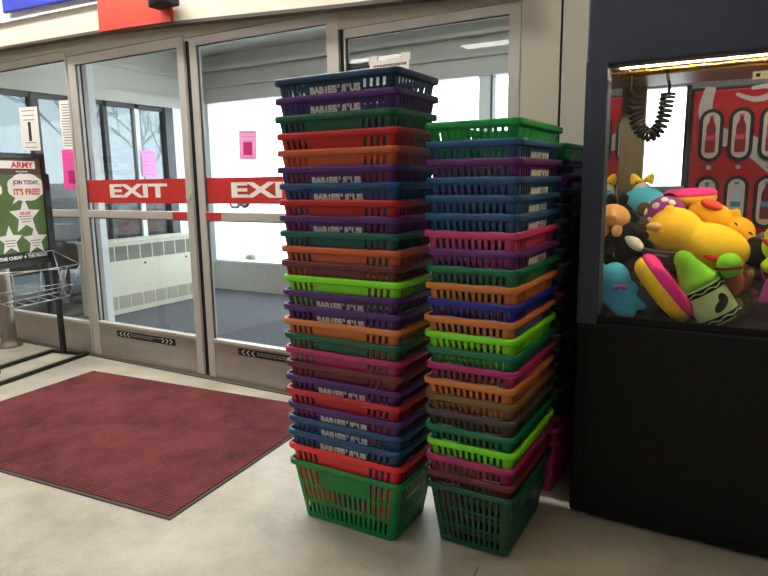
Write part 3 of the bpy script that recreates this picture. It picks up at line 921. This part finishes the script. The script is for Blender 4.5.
# ------------------------------------------------------------------ plush toys in the machine
def fab(name, rgb): return mat('plush_' + name, rgb, 0.95, noise=0.07, nscale=30, bump=0.35, bscale=500, spec=0.12)
YEL, BLU, PNK, GRN = fab('yellow', (250, 206, 62)), fab('sky_blue', (72, 176, 222)), fab('pink', (240, 66, 150)), fab('lime', (132, 214, 62))
PGR, PUR, TAN, BLK, WHT, ORG, BRN, REDF, GRY = fab('pale_green', (196, 222, 158)), fab('purple', (150, 60, 150)), fab('tan', (232, 180, 126)), fab('black', (26, 26, 32)), fab('white', (240, 236, 226)), fab('amber', (252, 184, 44)), fab('brown', (96, 76, 60)), fab('red', (214, 48, 40)), fab('grey', (84, 82, 84))
G = 'plush toys heaped in the claw machine'
def toy(name, label, cat, loc, rot=(0, 0, 0)):
    t = empty(name, label, cat, loc, 0, G)
    t.rotation_euler = rot
    return t
def part(nm, parts, m, t, voxel=0.006):
    return blob(nm, parts, m, t, voxel)
# big yellow plush lying on its front
t = toy('plush_animal', 'biggest plush toy in the heap, plain yellow with rounded ears, lying flat', 'plush toy', (-0.158, 2.73, 1.150), (0, 0.28, 0))
part('body', [((-0.085, 0, 0.015), (0.105, 0.085, 0.095)), ((0.06, 0, 0.0), (0.135, 0.09, 0.088)), ((-0.125, -0.03, 0.075), (0.028, 0.02, 0.04), (0, -0.4, 0)), ((-0.155, -0.03, -0.02), (0.035, 0.03, 0.03)), ((0.15, -0.03, -0.05), (0.04, 0.04, 0.04))], YEL, t, 0.007)
part('chest_patch', [((0.075, -0.080, -0.035), (0.035, 0.012, 0.012))], REDF, t, 0.004)
part('nose', [((-0.15, -0.052, -0.022), (0.008, 0.008, 0.007))], BRN, t, 0.003)
# crayon
t = toy('plush_crayon', 'green plush crayon with wavy black stripes leaning in front of the yellow toy', 'plush toy', (-0.118, 2.575, 0.985), (0.1, -0.56, 0))
t.scale = (1.08, 1.0, 1.1)
b = MB(); prof = [(0.0, -0.125), (0.06, -0.123), (0.072, -0.115), (0.074, 0.0), (0.072, 0.012)]
def lathe(prof, n=32, sy=1.0):
    b = MB(); bm = bmesh.new(); rings = []
    for rr, z in prof:
        rings.append([bm.verts.new((max(rr, 0.0004) * math.cos(2 * math.pi * k / n), sy * max(rr, 0.0004) * math.sin(2 * math.pi * k / n), z)) for k in range(n)])
    for i in range(len(rings) - 1):
        for k in range(n):
            bm.faces.new((rings[i][k], rings[i][(k + 1) % n], rings[i + 1][(k + 1) % n], rings[i + 1][k]))
    bm.faces.new(rings[0][::-1]); bm.faces.new(rings[-1])
    bmesh.ops.recalc_face_normals(bm, faces=bm.faces[:])
    return b._merge(bm)
lathe([(0.001, -0.128), (0.05, -0.127), (0.067, -0.118), (0.070, -0.10), (0.071, -0.05), (0.070, 0.0), (0.068, 0.016)], sy=0.7).build('wrapper', PGR, t, True)
lathe([(0.062, 0.0165), (0.072, 0.021), (0.072, 0.034), (0.060, 0.048), (0.050, 0.07), (0.036, 0.105), (0.031, 0.128), (0.022, 0.142), (0.010, 0.150), (0.001, 0.152)], sy=0.7).build('tip', GRN, t, True)
def wavy(z, amp, m, nm, w, rad=0.0722):
    n = 96; bm = bmesh.new(); A = []; B = []
    for k in range(n):
        a = 2 * math.pi * k / n; zz = z + amp * math.sin(9 * a)
        A.append(bm.verts.new((rad * math.cos(a), 0.7 * rad * math.sin(a), zz - w))); B.append(bm.verts.new((rad * math.cos(a), 0.7 * rad * math.sin(a), zz + w)))
    for k in range(n): bm.faces.new((A[k], A[(k + 1) % n], B[(k + 1) % n], B[k]))
    b = MB()._merge(bm); o = b.build(nm, m, t)
    s = o.modifiers.new('s', 'SOLIDIFY'); s.thickness = 0.0012; s.offset = 1; evaluate(o)
for z in (0.0, -0.106):
    wavy(z, 0.0, BLK, 'black_band', 0.0105, 0.0716)
    wavy(z, 0.0035, PGR, 'wavy_stripe', 0.0018, 0.0732)
b = MB(); b.ell((0.030, -0.046, -0.065), (0.030, 0.006, 0.014), (0, -0.5, 0.2)); b.ell((0.045, -0.040, -0.048), (0.014, 0.006, 0.02), (0, 0, 0.3)); b.build('black_patch', BLK, t, True)
# donuts
def donut(label, loc, rot, R_, rr, base, ice, sprinkle=None):
    t = toy('plush_donut', label, 'plush toy', loc, rot)
    def tor(R1, r1, z0, sz, lo=None):
        b = MB(); bm = bmesh.new(); N, n = 48, 20; rings = []
        for i in range(N):
            a = 2 * math.pi * i / N
            rings.append([bm.verts.new(((R1 + r1 * math.cos(c)) * math.cos(a), (R1 + r1 * math.cos(c)) * math.sin(a), z0 + sz * r1 * math.sin(c))) for c in [2 * math.pi * k / n for k in range(n)]])
        for i in range(N):
            for k in range(n):
                bm.faces.new((rings[i][k], rings[(i + 1) % N][k], rings[(i + 1) % N][(k + 1) % n], rings[i][(k + 1) % n]))
        bmesh.ops.recalc_face_normals(bm, faces=bm.faces[:])
        return b._merge(bm)
    tor(R_, rr, 0, 0.92).build('dough', base, t, True)
    tor(R_ + 0.001, rr * 0.99, rr * 0.42, 0.66).build('icing', ice, t, True)
    return t
donut('plush donut with pink icing leaning upright between blue toy and crayon', (-0.255, 2.62, 0.972), (-0.11, 0.88, 0.0), 0.100, 0.050, YEL, PNK)
donut('plush donut with pink icing lying flat at the back of the heap', (-0.205, 2.90, 1.315), (0.02, -0.06, 0.0), 0.066, 0.036, YEL, PNK)
# blue elephant like toy
t = toy('plush_elephant', 'sky blue plush toy slumped face down in the left front corner', 'plush toy', (-0.425, 2.60, 0.962))
t.scale = (1.1, 1.05, 1.1)
part('body', [((-0.01, 0, 0.035), (0.055, 0.055, 0.062)), ((0.005, 0, -0.03), (0.058, 0.055, 0.055)), ((0.065, -0.01, -0.045), (0.045, 0.024, 0.022), (0, 0.45, 0)), ((0.03, -0.03, -0.075), (0.045, 0.028, 0.024), (0, 0.25, 0)), ((0.05, 0.01, 0.0), (0.025, 0.02, 0.035), (0, -0.5, 0))], BLU, t)
part('bow', [((0.03, -0.05, 0.015), (0.016, 0.008, 0.009), (0, 0.3, 0)), ((0.005, -0.053, 0.013), (0.014, 0.008, 0.008), (0, -0.3, 0))], PUR, t, 0.003)
# doll
t = toy('plush_doll', 'tan faced plush doll in a black shirt lying on its back at left', 'plush doll', (-0.43, 2.70, 1.205), (0, 0.35, 0))
part('head', [((-0.045, 0, 0.025), (0.062, 0.055, 0.052)), ((-0.04, -0.05, 0.03), (0.016, 0.014, 0.012))], TAN, t)
part('shirt', [((0.04, -0.01, -0.005), (0.042, 0.04, 0.036)), ((0.085, -0.02, 0.0), (0.03, 0.018, 0.018))], BLK, t)
part('hand', [((0.115, -0.03, 0.045), (0.034, 0.02, 0.018), (0, -0.3, 0))], TAN, t, 0.004)
part('hand', [((-0.01, -0.045, -0.02), (0.022, 0.018, 0.026))], TAN, t, 0.004)
part('trousers', [((0.07, -0.03, -0.042), (0.046, 0.03, 0.024), (0, 0.35, 0))], WHT, t, 0.005)
part('eye', [((-0.068, -0.046, 0.040), (0.004, 0.003, 0.008), (0, 0.5, 0))], BLK, t, 0.0015)
b = MB(); b.mesh(fit(text_mesh('95', 0.02, 0.0005), 0.022, 0.014), front(0.045, -0.051, 0.0)); 
b.bm.free()
# blue bear with black ears
t = toy('plush_bear', 'sky blue plush bear head with round black ears behind the doll', 'plush toy', (-0.375, 2.84, 1.285))
t.scale = (1.15, 1.15, 1.15)
part('head', [((0, 0, 0), (0.082, 0.07, 0.068)), ((0.02, -0.02, -0.04), (0.06, 0.05, 0.05))], BLU, t)
part('ear', [((0.088, -0.03, 0.024), (0.026, 0.014, 0.024))], BLK, t, 0.004)
part('ear', [((-0.062, -0.045, 0.02), (0.022, 0.014, 0.026))], BLK, t, 0.004)
part('eye_patch', [((0.012, -0.066, -0.012), (0.026, 0.012, 0.028))], BRN, t, 0.004)
part('strap', [((-0.03, -0.07, -0.02), (0.05, 0.008, 0.01), (0, 0.8, 0))], BLK, t, 0.003)
# two toys with yellow bows
for x, lb in ((-0.395, 'white plush toy with a yellow bow behind the blue bear'),):
    t = toy('bow_plush', lb, 'plush toy', (x, 2.93, 1.362)); t.scale = (1.25, 1.25, 1.25)
    part('head', [((0, 0, -0.02), (0.034, 0.035, 0.036)), ((0, 0, -0.08), (0.036, 0.035, 0.05))], WHT, t, 0.005)
    part('bow', [((-0.022, -0.015, 0.030), (0.022, 0.012, 0.012), (0, 0.75, 0)), ((-0.03, -0.015, 0.026), (0.010, 0.012, 0.022)), ((0.022, -0.015, 0.030), (0.022, 0.012, 0.012), (0, -0.75, 0)), ((0.03, -0.015, 0.026), (0.010, 0.012, 0.022)), ((0, -0.018, 0.020), (0.008, 0.011, 0.008))], YEL, t, 0.004)
# polka dot toy
t = toy('polka_dot_plush', 'purple plush ball with white polka dots behind the big yellow toy', 'plush toy', (-0.290, 2.80, 1.248))
part('body', [((0, 0, 0), (0.088, 0.075, 0.078), (0, -0.4, 0))], PUR, t)
b = MB()
for a, e in ((-0.9, 0.2), (-0.35, 0.55), (0.25, 0.25), (-0.55, -0.25), (0.0, -0.1), (0.55, 0.75), (-1.2, 0.7), (0.1, 0.95), (0.8, 0.2)):
    d = Vector((math.sin(a) * math.cos(e), -math.cos(a) * math.cos(e), math.sin(e)))
    p = Vector((d.x * 0.086, d.y * 0.075, d.z * 0.079))
    b2 = bmesh.new(); bmesh.ops.create_uvsphere(b2, u_segments=14, v_segments=8, radius=1)
    b._merge(b2, Matrix.Translation(p) @ d.to_track_quat('Z', 'Y').to_matrix().to_4x4() @ Matrix.Diagonal((0.015, 0.015, 0.004, 1)))
b.build('white_dots', WHT, t, True)
# amber sleeping cat-like toy
t = toy('sleeping_plush', 'amber plush toy with closed stitched eyes lying behind the big yellow toy', 'plush toy', (-0.085, 2.83, 1.225), (0, 0.5, 0))
part('body', [((-0.03, 0, 0.0), (0.10, 0.07, 0.06)), ((0.075, -0.005, 0.005), (0.062, 0.06, 0.05)), ((0.03, -0.02, 0.055), (0.02, 0.012, 0.02)), ((0.12, -0.03, -0.005), (0.028, 0.03, 0.024))], ORG, t)
part('closed_eye', [((0.055, -0.055, 0.022), (0.012, 0.006, 0.0035), (0, 0.3, 0))], BLK, t, 0.0015)
part('closed_eye', [((0.115, -0.052, 0.016), (0.011, 0.006, 0.0035), (0, 0.1, 0))], BLK, t, 0.0015)
part('scarf', [((-0.06, -0.03, 0.042), (0.045, 0.05, 0.022), (0, -0.1, 0))], fab('coral', (236, 96, 78)), t, 0.005)
# green round toy with red band
t = toy('round_plush', 'small round green plush with a dark red band above the crayon', 'plush toy', (-0.036, 2.585, 1.082))
part('head', [((0, 0, 0), (0.044, 0.040, 0.044)), ((0, 0.03, -0.03), (0.04, 0.03, 0.04))], GRN, t, 0.004)
b = MB(); b.tube([(0.0445 * math.cos(a), 0.0405 * math.sin(a), -0.010 + 0.006 * math.cos(a)) for a in [2 * math.pi * k / 40 for k in range(40)]], 0.0045, 8, True); b.build('band', fab('maroon', (130, 30, 34)), t, True)
part('shell', [((0.01, 0.035, -0.07), (0.045, 0.035, 0.055))], fab('rust', (150, 80, 56)), t, 0.005)
# right-hand toys
t = toy('black_plush', 'plain black plush toy in the right part of the heap', 'plush toy', (0.05, 2.76, 1.105))
part('body', [((0, 0, 0), (0.048, 0.05, 0.05)), ((-0.01, 0.01, 0.04), (0.03, 0.03, 0.028)), ((0.045, -0.02, -0.02), (0.03, 0.02, 0.03))], BLK, t)
t = toy('plush_frog', 'lime and yellow plush with a red stripe at the right edge of the heap', 'plush toy', (0.105, 2.68, 1.145))
part('body', [((0, 0, 0), (0.045, 0.045, 0.05)), ((-0.005, 0, 0.045), (0.034, 0.034, 0.03)), ((-0.01, -0.02, -0.07), (0.034, 0.03, 0.028))], fab('acid_green', (190, 214, 50)), t)
part('stripe', [((-0.012, -0.038, 0.005), (0.045, 0.012, 0.012), (0, 0.7, 0))], REDF, t, 0.003)
t = toy('toy_purse', 'small shiny pink purse lying at the right of the chute panel', 'toy purse', (0.095, 2.66, 0.985))
b = MB(); b.poly([(-0.03, -0.045), (0.04, -0.045), (0.03, 0.02), (0.015, 0.045), (-0.01, 0.045), (-0.018, 0.02)], 0.03, Matrix.Rotation(math.pi / 2, 4, 'X'))
o = b.build('bag', mat('shiny_pink', (206, 84, 160), 0.2, 0.2), t); bv = o.modifiers.new('b', 'BEVEL'); bv.width = 0.008; bv.segments = 3; evaluate(o)
b = MB(); b.tube([(-0.015 + 0.0, -0.015, 0.04), (-0.03, -0.015, 0.075), (-0.01, -0.015, 0.095), (0.012, -0.015, 0.075), (0.010, -0.015, 0.045)], 0.003, 8); b.build('strap', mat('shiny_pink_strap', (206, 84, 160), 0.3), t, True)
t = toy('toy_box', 'black printed toy box half buried left of the big yellow toy', 'toy box', (-0.285, 2.64, 1.085), (0, 0.12, 0.1))
box('carton', -0.062, 0.062, -0.02, 0.03, -0.035, 0.035, mat('black_carton', (28, 30, 38), 0.35), t, 0.004)
b = MB(); b.box(-0.015, 0.035, -0.0212, -0.020, 0.014, 0.019); b.build('print', M['grey_ink'], t)
t = toy('dark_plush', 'dark plush toy with a lime star patch behind the blue corner toy', 'plush toy', (-0.33, 2.635, 0.99))
part('body', [((0, 0, 0.02), (0.05, 0.04, 0.06)), ((0.02, -0.01, -0.05), (0.06, 0.04, 0.05))], GRY, t)
b = MB(); b.poly([((0.016 if k % 2 == 0 else 0.007) * math.cos(k * math.pi / 5 + 0.3), (0.016 if k % 2 == 0 else 0.007) * math.sin(k * math.pi / 5 + 0.3)) for k in range(10)], 0.004, front(0.0, -0.040, 0.0)); b.build('star_patch', GRN, t)
t = toy('tan_plush', 'tan plush toy squeezed between donut and crayon', 'plush toy', (-0.17, 2.655, 1.03))
part('body', [((0, 0, 0.02), (0.04, 0.035, 0.05)), ((0.03, 0, -0.04), (0.04, 0.035, 0.04)), ((-0.02, -0.02, 0.06), (0.02, 0.02, 0.02))], fab('beige', (206, 160, 124)), t)
part('eye', [((0.012, -0.032, 0.035), (0.008, 0.006, 0.010))], BLK, t, 0.002)
t = toy('brown_plush', 'brown plush toy between the blue bear and the purple dotted ball', 'plush toy', (-0.345, 2.77, 1.195))
part('body', [((0, 0, 0), (0.05, 0.045, 0.05)), ((0.04, -0.01, -0.04), (0.04, 0.04, 0.04))], BRN, t)
t = toy('green_plush', 'green and blue plush toy below the yellow bows at the left', 'plush toy', (-0.44, 2.82, 1.255))
part('body', [((0, 0, 0), (0.035, 0.045, 0.03)), ((0.03, -0.02, -0.01), (0.03, 0.03, 0.025))], fab('leaf_green', (110, 180, 70)), t)
# buried lower layer of toys that carries the visible ones
rn = random.Random(11)
fills = [BRN, GRY, BLK, fab('navy', (40, 46, 84)), fab('olive', (96, 98, 60)), TAN, fab('plum', (96, 48, 84)), GRY, BLK]
ORD2 = ['first', 'second', 'third', 'fourth', 'fifth', 'sixth']
fn = ['brown', 'dark grey', 'black', 'navy', 'olive', 'tan', 'plum', 'grey', 'jet black']
k = 0
for iy, y in enumerate((2.66, 2.78, 2.90, 3.0)):
    for ix in range(6):
        x = -0.41 + ix * 0.095 + (iy % 2) * 0.03
        for lay in range(iy + 1 if iy < 3 else 3):
            z = 0.905 + lay * 0.105
            if iy == 0 and ix > 4: continue
            c = k % len(fills)
            t = toy('buried_plush', '%s soft toy, %s row behind the glass, %s layer up, %s from left' % (fn[c], ORD2[iy], ORD2[lay], ORD2[ix]), 'plush toy', (x, y, z))
            b = MB(); b.ell((0, 0, 0), (rn.uniform(0.05, 0.062), 0.058, 0.056), (rn.uniform(-.5, .5), rn.uniform(-.5, .5), 0), 16); b.build('body', fills[c], t, True)
            if lay == 0 or True:
                b = MB(); b.ell((0.03, -0.04, 0.02), 0.022, (0, 0, 0), 12); b.ell((-0.03, -0.04, 0.02), 0.022, (0, 0, 0), 12); b.build('ear', fills[c], t, True)
            k += 1

# ------------------------------------------------------------------ vending machine in the alcove
r = empty('vending_machine', 'red drinks vending machine with oval bottle windows seen through the claw machine', 'vending machine', (0.20, 4.5, 0))
vred = mat('vending_red', (196, 20, 34), 0.35, noise=0.06, nscale=6)
box('cabinet', -0.56, 0.60, 0.02, 0.68, 0.02, 1.955, mat('vending_black', (24, 22, 24), 0.4), r, 0.01)
box('front_panel', -0.53, 0.57, -0.012, 0.022, 0.10, 1.93, vred, r, 0.006)
def ribbon(pts, w):
    b = MB(); V = [Vector((p[0], p[1])) for p in pts]; n = 14 * (len(V) - 1)
    L = []; Rr = []
    for i in range(n + 1):
        t = i / n; p = bez(t, V); d = bez(min(1, t + .01), V) - bez(max(0, t - .01), V); d.normalize()
        nn = Vector((-d.y, d.x)); ww = w * (0.35 + 0.65 * math.sin(math.pi * min(1, max(0, 0.08 + 0.84 * t))))
        L.append(p + nn * ww); Rr.append(p - nn * ww)
    bm = bmesh.new()
    A = [bm.verts.new((p.x, p.y, 0)) for p in L]; B = [bm.verts.new((p.x, p.y, 0)) for p in Rr]
    for i in range(n): bm.faces.new((A[i], B[i], B[i + 1], A[i + 1]))
    return b._merge(bm)
wr = mat('logo_white', (206, 196, 190), 0.4)
b = MB()
for pts, w in (([(-0.44, 1.95), (-0.46, 1.80), (-0.38, 1.66), (-0.22, 1.60), (-0.02, 1.42), (0.2, 1.2), (0.36, 0.9), (0.38, 0.5)], 0.055),
               ([(-0.30, 1.90), (-0.20, 1.86), (-0.12, 1.88), (-0.13, 1.93), (-0.22, 1.925)], 0.018),
               ([(-0.52, 1.2), (-0.3, 1.1), (-0.1, 0.8), (0.1, 0.4), (0.12, 0.12)], 0.05),
               ([(0.02, 1.92), (0.10, 1.84), (0.28, 1.82), (0.40, 1.90)], 0.03)):
    rb = ribbon(pts, w)
    me = bpy.data.meshes.new('t'); rb.bm.to_mesh(me); rb.bm.free()
    b.mesh(me, front(0, -0.0135, 0))
o = b.build('script_logo', wr, r); s = o.modifiers.new('s', 'SOLIDIFY'); s.thickness = 0.001; evaluate(o)
def oval(w, h, n=16):
    out = []
    for k in range(n + 1):
        a = math.pi * k / n; out.append((w * math.cos(a), (h - w) + w * math.sin(a)))
    for k in range(n + 1):
        a = math.pi + math.pi * k / n; out.append((w * math.cos(a), -(h - w) + w * math.sin(a)))
    return out
drinks = [[(150, 30, 34), (150, 30, 34), (150, 30, 34), (120, 24, 40)], [(60, 160, 90), (190, 214, 226), (110, 20, 44), (150, 30, 34)], [(240, 140, 40), (60, 160, 90), (150, 30, 34), (190, 214, 226)]]
dn = ['red cola', 'green', 'clear water']
for ri, zc in enumerate((1.655, 1.245, 0.835)):
    for ci in range(4):
        x = -0.422 + ci * 0.163
        b = MB(); b.poly(oval(0.068, 0.162), 0.010, front(x, -0.012, zc)); w = b.build('bottle_window', M['black'], r)
        b = MB(); b.poly(oval(0.047, 0.140), 0.004, front(x, -0.0205, zc)); b.build('backing', mat('window_backing', (214, 202, 190), 0.5), w)
        rgb = drinks[ri][ci]
        prof = [(0.026, -0.105), (0.029, -0.09), (0.029, -0.02), (0.024, 0.005), (0.028, 0.03), (0.024, 0.06), (0.010, 0.09), (0.010, 0.108)]
        b = MB(); b.poly([(p[0], p[1]) for p in prof] + [(-p[0], p[1]) for p in prof[::-1]], 0.004, front(x, -0.0245, zc)); b.build('bottle_picture', mat('bottle_print', rgb, 0.4), w)
        cap = (196, 40, 40) if rgb[0] < 170 and rgb[1] < 60 else (70, 110, 190)
        b = MB(); b.box(x - 0.012, x + 0.012, -0.0295, -0.0275, zc + 0.108, zc + 0.122); b.box(x - 0.028, x + 0.028, -0.0295, -0.0275, zc - 0.03, zc + 0.002); b.build('bottle_label', mat('bottle_label', (226, 80, 84) if ri == 0 else (80, 130, 180), 0.4), w)
        b = MB(); b.cyl(0.014, (x + 0.0, -0.012, zc - 0.196), (x + 0.0, -0.022, zc - 0.196), 16); b.build('button', M['vest'], r)

# ------------------------------------------------------------------ sign stand with wire basket
sa = math.atan2(-0.98, 0.2)          # local x runs along the board towards the camera
r = empty('sign_stand', 'black floor stand holding a green poster framed in black, left of the doors', 'sign stand', (-4.855, 3.015, 0), sa)
sb = mat('stand_black', (18, 18, 20), 0.4)
# local: x along the board, y towards the viewer's right (faces +X in the room)
box('base_frame', -0.02, 0.80, 0.165, 0.20, 0.0, 0.028, sb, r, 0.004)
box('base_frame', -0.02, 0.80, -0.20, -0.165, 0.0, 0.028, sb, r, 0.004)
box('base_frame', -0.055, -0.02, -0.20, 0.20, 0.0, 0.028, sb, r, 0.004)
box('base_post', 0.0, 0.036, -0.018, 0.018, 0.028, 1.50, sb, r, 0.003)
box('base_post', 0.62, 0.66, -0.018, 0.018, 0.028, 1.50, sb, r, 0.003)
b = MB(); b.box(0.04, 0.075, -0.0, 0.03, 0.80, 1.65); b.box(0.565, 0.60, -0.0, 0.03, 0.80, 1.65); b.box(0.04, 0.60, 0, 0.03, 1.612, 1.65); b.box(0.04, 0.60, 0.0, 0.03, 0.80, 0.835)
b.build('poster_frame', sb, r)
grn = mat('poster_green', (84, 112, 58), 0.6, noise=0.25, nscale=5)
pst = box('poster', 0.07, 0.57, 0.01, 0.018, 0.83, 1.62, grn, r)
box('top_band', 0.07, 0.57, 0.018, 0.0185, 1.49, 1.62, mat('poster_olive', (84, 52, 40), 0.6), pst)
box('bottom_band', 0.07, 0.57, 0.018, 0.0186, 0.832, 0.905, mat('poster_black', (24, 24, 26), 0.6), pst)
def board(x, z, y=0.0188):
    # text reads left to right for a viewer on +y side: text +X goes towards local -x
    return Matrix.Translation((x, y, z)) @ Matrix(((-1, 0, 0, 0), (0, 0, 1, 0), (0, 1, 0, 0), (0, 0, 0, 1)))
b = MB(); b.box(0.125, 0.45, 0.0187, 0.0192, 1.535, 1.592); b.build('name_strip', M['white'], pst)
rdi = mat('poster_red', (196, 32, 30), 0.6)
b = MB(); b.mesh(fit(text_mesh('ARMY', 0.06, 0.002, 0.0003), 0.20, 0.044), board(0.24, 1.563, 0.0196)); b.build('headline', rdi, pst)
b = MB(); b.mesh(fit(text_mesh('PROGRAM', 0.02, 0.0006, 0.0003), 0.10, 0.012), board(0.25, 1.513, 0.0192)); b.build('small_heading', M['white'], pst)
b = MB()
pts = []
for k in range(44):
    a = 2 * math.pi * k / 44
    rr = 1 + 0.07 * abs(math.sin(4 * a))
    pts.append((0.158 * rr * math.cos(a), 0.100 * rr * math.sin(a)))
b.poly(pts, 0.0004, board(0.225, 1.395)); b.poly([(-0.09, -0.05), (-0.05, -0.08), (-0.135, -0.125)], 0.0004, board(0.225, 1.395))
b.poly([(x + 0.0, z) for x, z in pts], 0.0004, board(0.53 - 0.03, 1.38) @ Matrix.Diagonal((0.4, 0.5, 1, 1)))
b.build('speech_bubble', M['white'], pst)
b = MB(); b.mesh(fit(text_mesh('JOIN TODAY,', 0.03, 0.001, 0.0003), 0.235, 0.042), board(0.222, 1.428, 0.0196)); b.build('bubble_text', M['ink'], pst)
b = MB(); b.mesh(fit(text_mesh("IT'S FREE!", 0.03, 0.001, 0.0003), 0.235, 0.050), board(0.222, 1.362, 0.0196)); b.build('bubble_text', rdi, pst)
def star(x, z, R1, rot=0.0):
    return [(R1 * (1 if k % 2 == 0 else 0.45) * math.cos(math.pi / 2 + rot + k * math.pi / 5), R1 * (1 if k % 2 == 0 else 0.45) * math.sin(math.pi / 2 + rot + k * math.pi / 5)) for k in range(10)]
for x, z, R1 in ((0.26, 1.175, 0.142), (0.415, 1.00, 0.115), (0.19, 0.985, 0.115)):
    b = MB(); b.poly(star(x, z, R1), 0.0004, board(x, z)); st = b.build('star', M['white'], pst)
    b = MB(); rn = random.Random(int(x * 100))
    for j in range(3):
        ww = R1 * (0.42 - 0.06 * j); b.box(x - ww, x + ww, 0.0192, 0.0196, z - 0.004 - 0.02 * j, z + 0.004 - 0.02 * j)
    b.build('star_print', M['grey_ink'], st)
b = MB(); b.mesh(fit(text_mesh('15% OFF', 0.03, 0.001, 0.0003), 0.095, 0.024), board(0.26, 1.198, 0.0196)); b.build('offer_text', rdi, pst)
b = MB(); b.mesh(fit(text_mesh('THE CHEAP', 0.03, 0.0012, 0.0003), 0.20, 0.026), board(0.425, 0.868, 0.0192)); b.mesh(fit(text_mesh('THE PROUD', 0.03, 0.0012, 0.0003), 0.18, 0.026), board(0.185, 0.868, 0.0192))
b.poly(star(0, 0, 0.015), 0.0004, board(0.30, 0.868, 0.0192)); b.build('motto', M['white'], pst)
# wire baskets clipped on the stand
w = empty('wire_rack', 'zinc wire leaflet basket hooked on the sign stand below the poster', 'wire basket', (-4.855, 3.015, 0.53), sa)
b = MB()
def W(p, q, rr=0.0035): b.tube([p, q], rr, 6)
T0, T1 = 0.30, 0.27
top = [(-0.02, 0.03, 0.20), (0.0, 0.24, 0.25), (0.62, 0.24, 0.25), (0.62, 0.03, 0.25)]
bot = [(0.06, 0.05, 0.02), (0.08, 0.19, 0.0), (0.58, 0.19, 0.0), (0.58, 0.05, 0.02)]
for L in (top, bot):
    for i in range(4): W(L[i], L[(i + 1) % 4], 0.0045)
for i in range(4): W(top[i], bot[i], 0.004)
for k in range(1, 5):
    f = k / 5
    W(tuple(Vector(bot[0]).lerp(Vector(bot[3]), f)), tuple(Vector(bot[1]).lerp(Vector(bot[2]), f)))
    if k % 2: W(tuple(Vector(bot[1]).lerp(Vector(bot[2]), f)), tuple(Vector(top[1]).lerp(Vector(top[2]), f)))
mid = [tuple(Vector(a).lerp(Vector(c), 0.35)) for a, c in zip(bot, top)]
for i in range(4): W(mid[i], mid[(i + 1) % 4])
b.build('wire_basket', M['wire'], w, True)
b = MB(); W((0.05, 0.03, 0.36), (0.0, 0.24, 0.25)); W((0.05, 0.03, 0.36), (0.30, 0.03, 0.36)); W((0.05, 0.03, 0.36), (0.12, 0.19, 0.0)); b.tube([(0.05, 0.02, 0.33), (0.05, 0.02, 0.38)], 0.006, 8)
b.build('hook', M['wire'], w, True)

# post with flared foot at the left edge
r = empty('guard_post', 'brushed metal guard post standing at the far left edge of the glass', 'post', (-5.60, 2.97, 0.0))
lathe([(0.10, 0.0), (0.10, 0.01), (0.075, 0.03), (0.062, 0.08), (0.06, 0.5), (0.06, 0.72), (0.045, 0.745), (0.001, 0.75)]).build('post', mat('brushed_metal', (128, 120, 110), 0.45, 0.5), r, True)
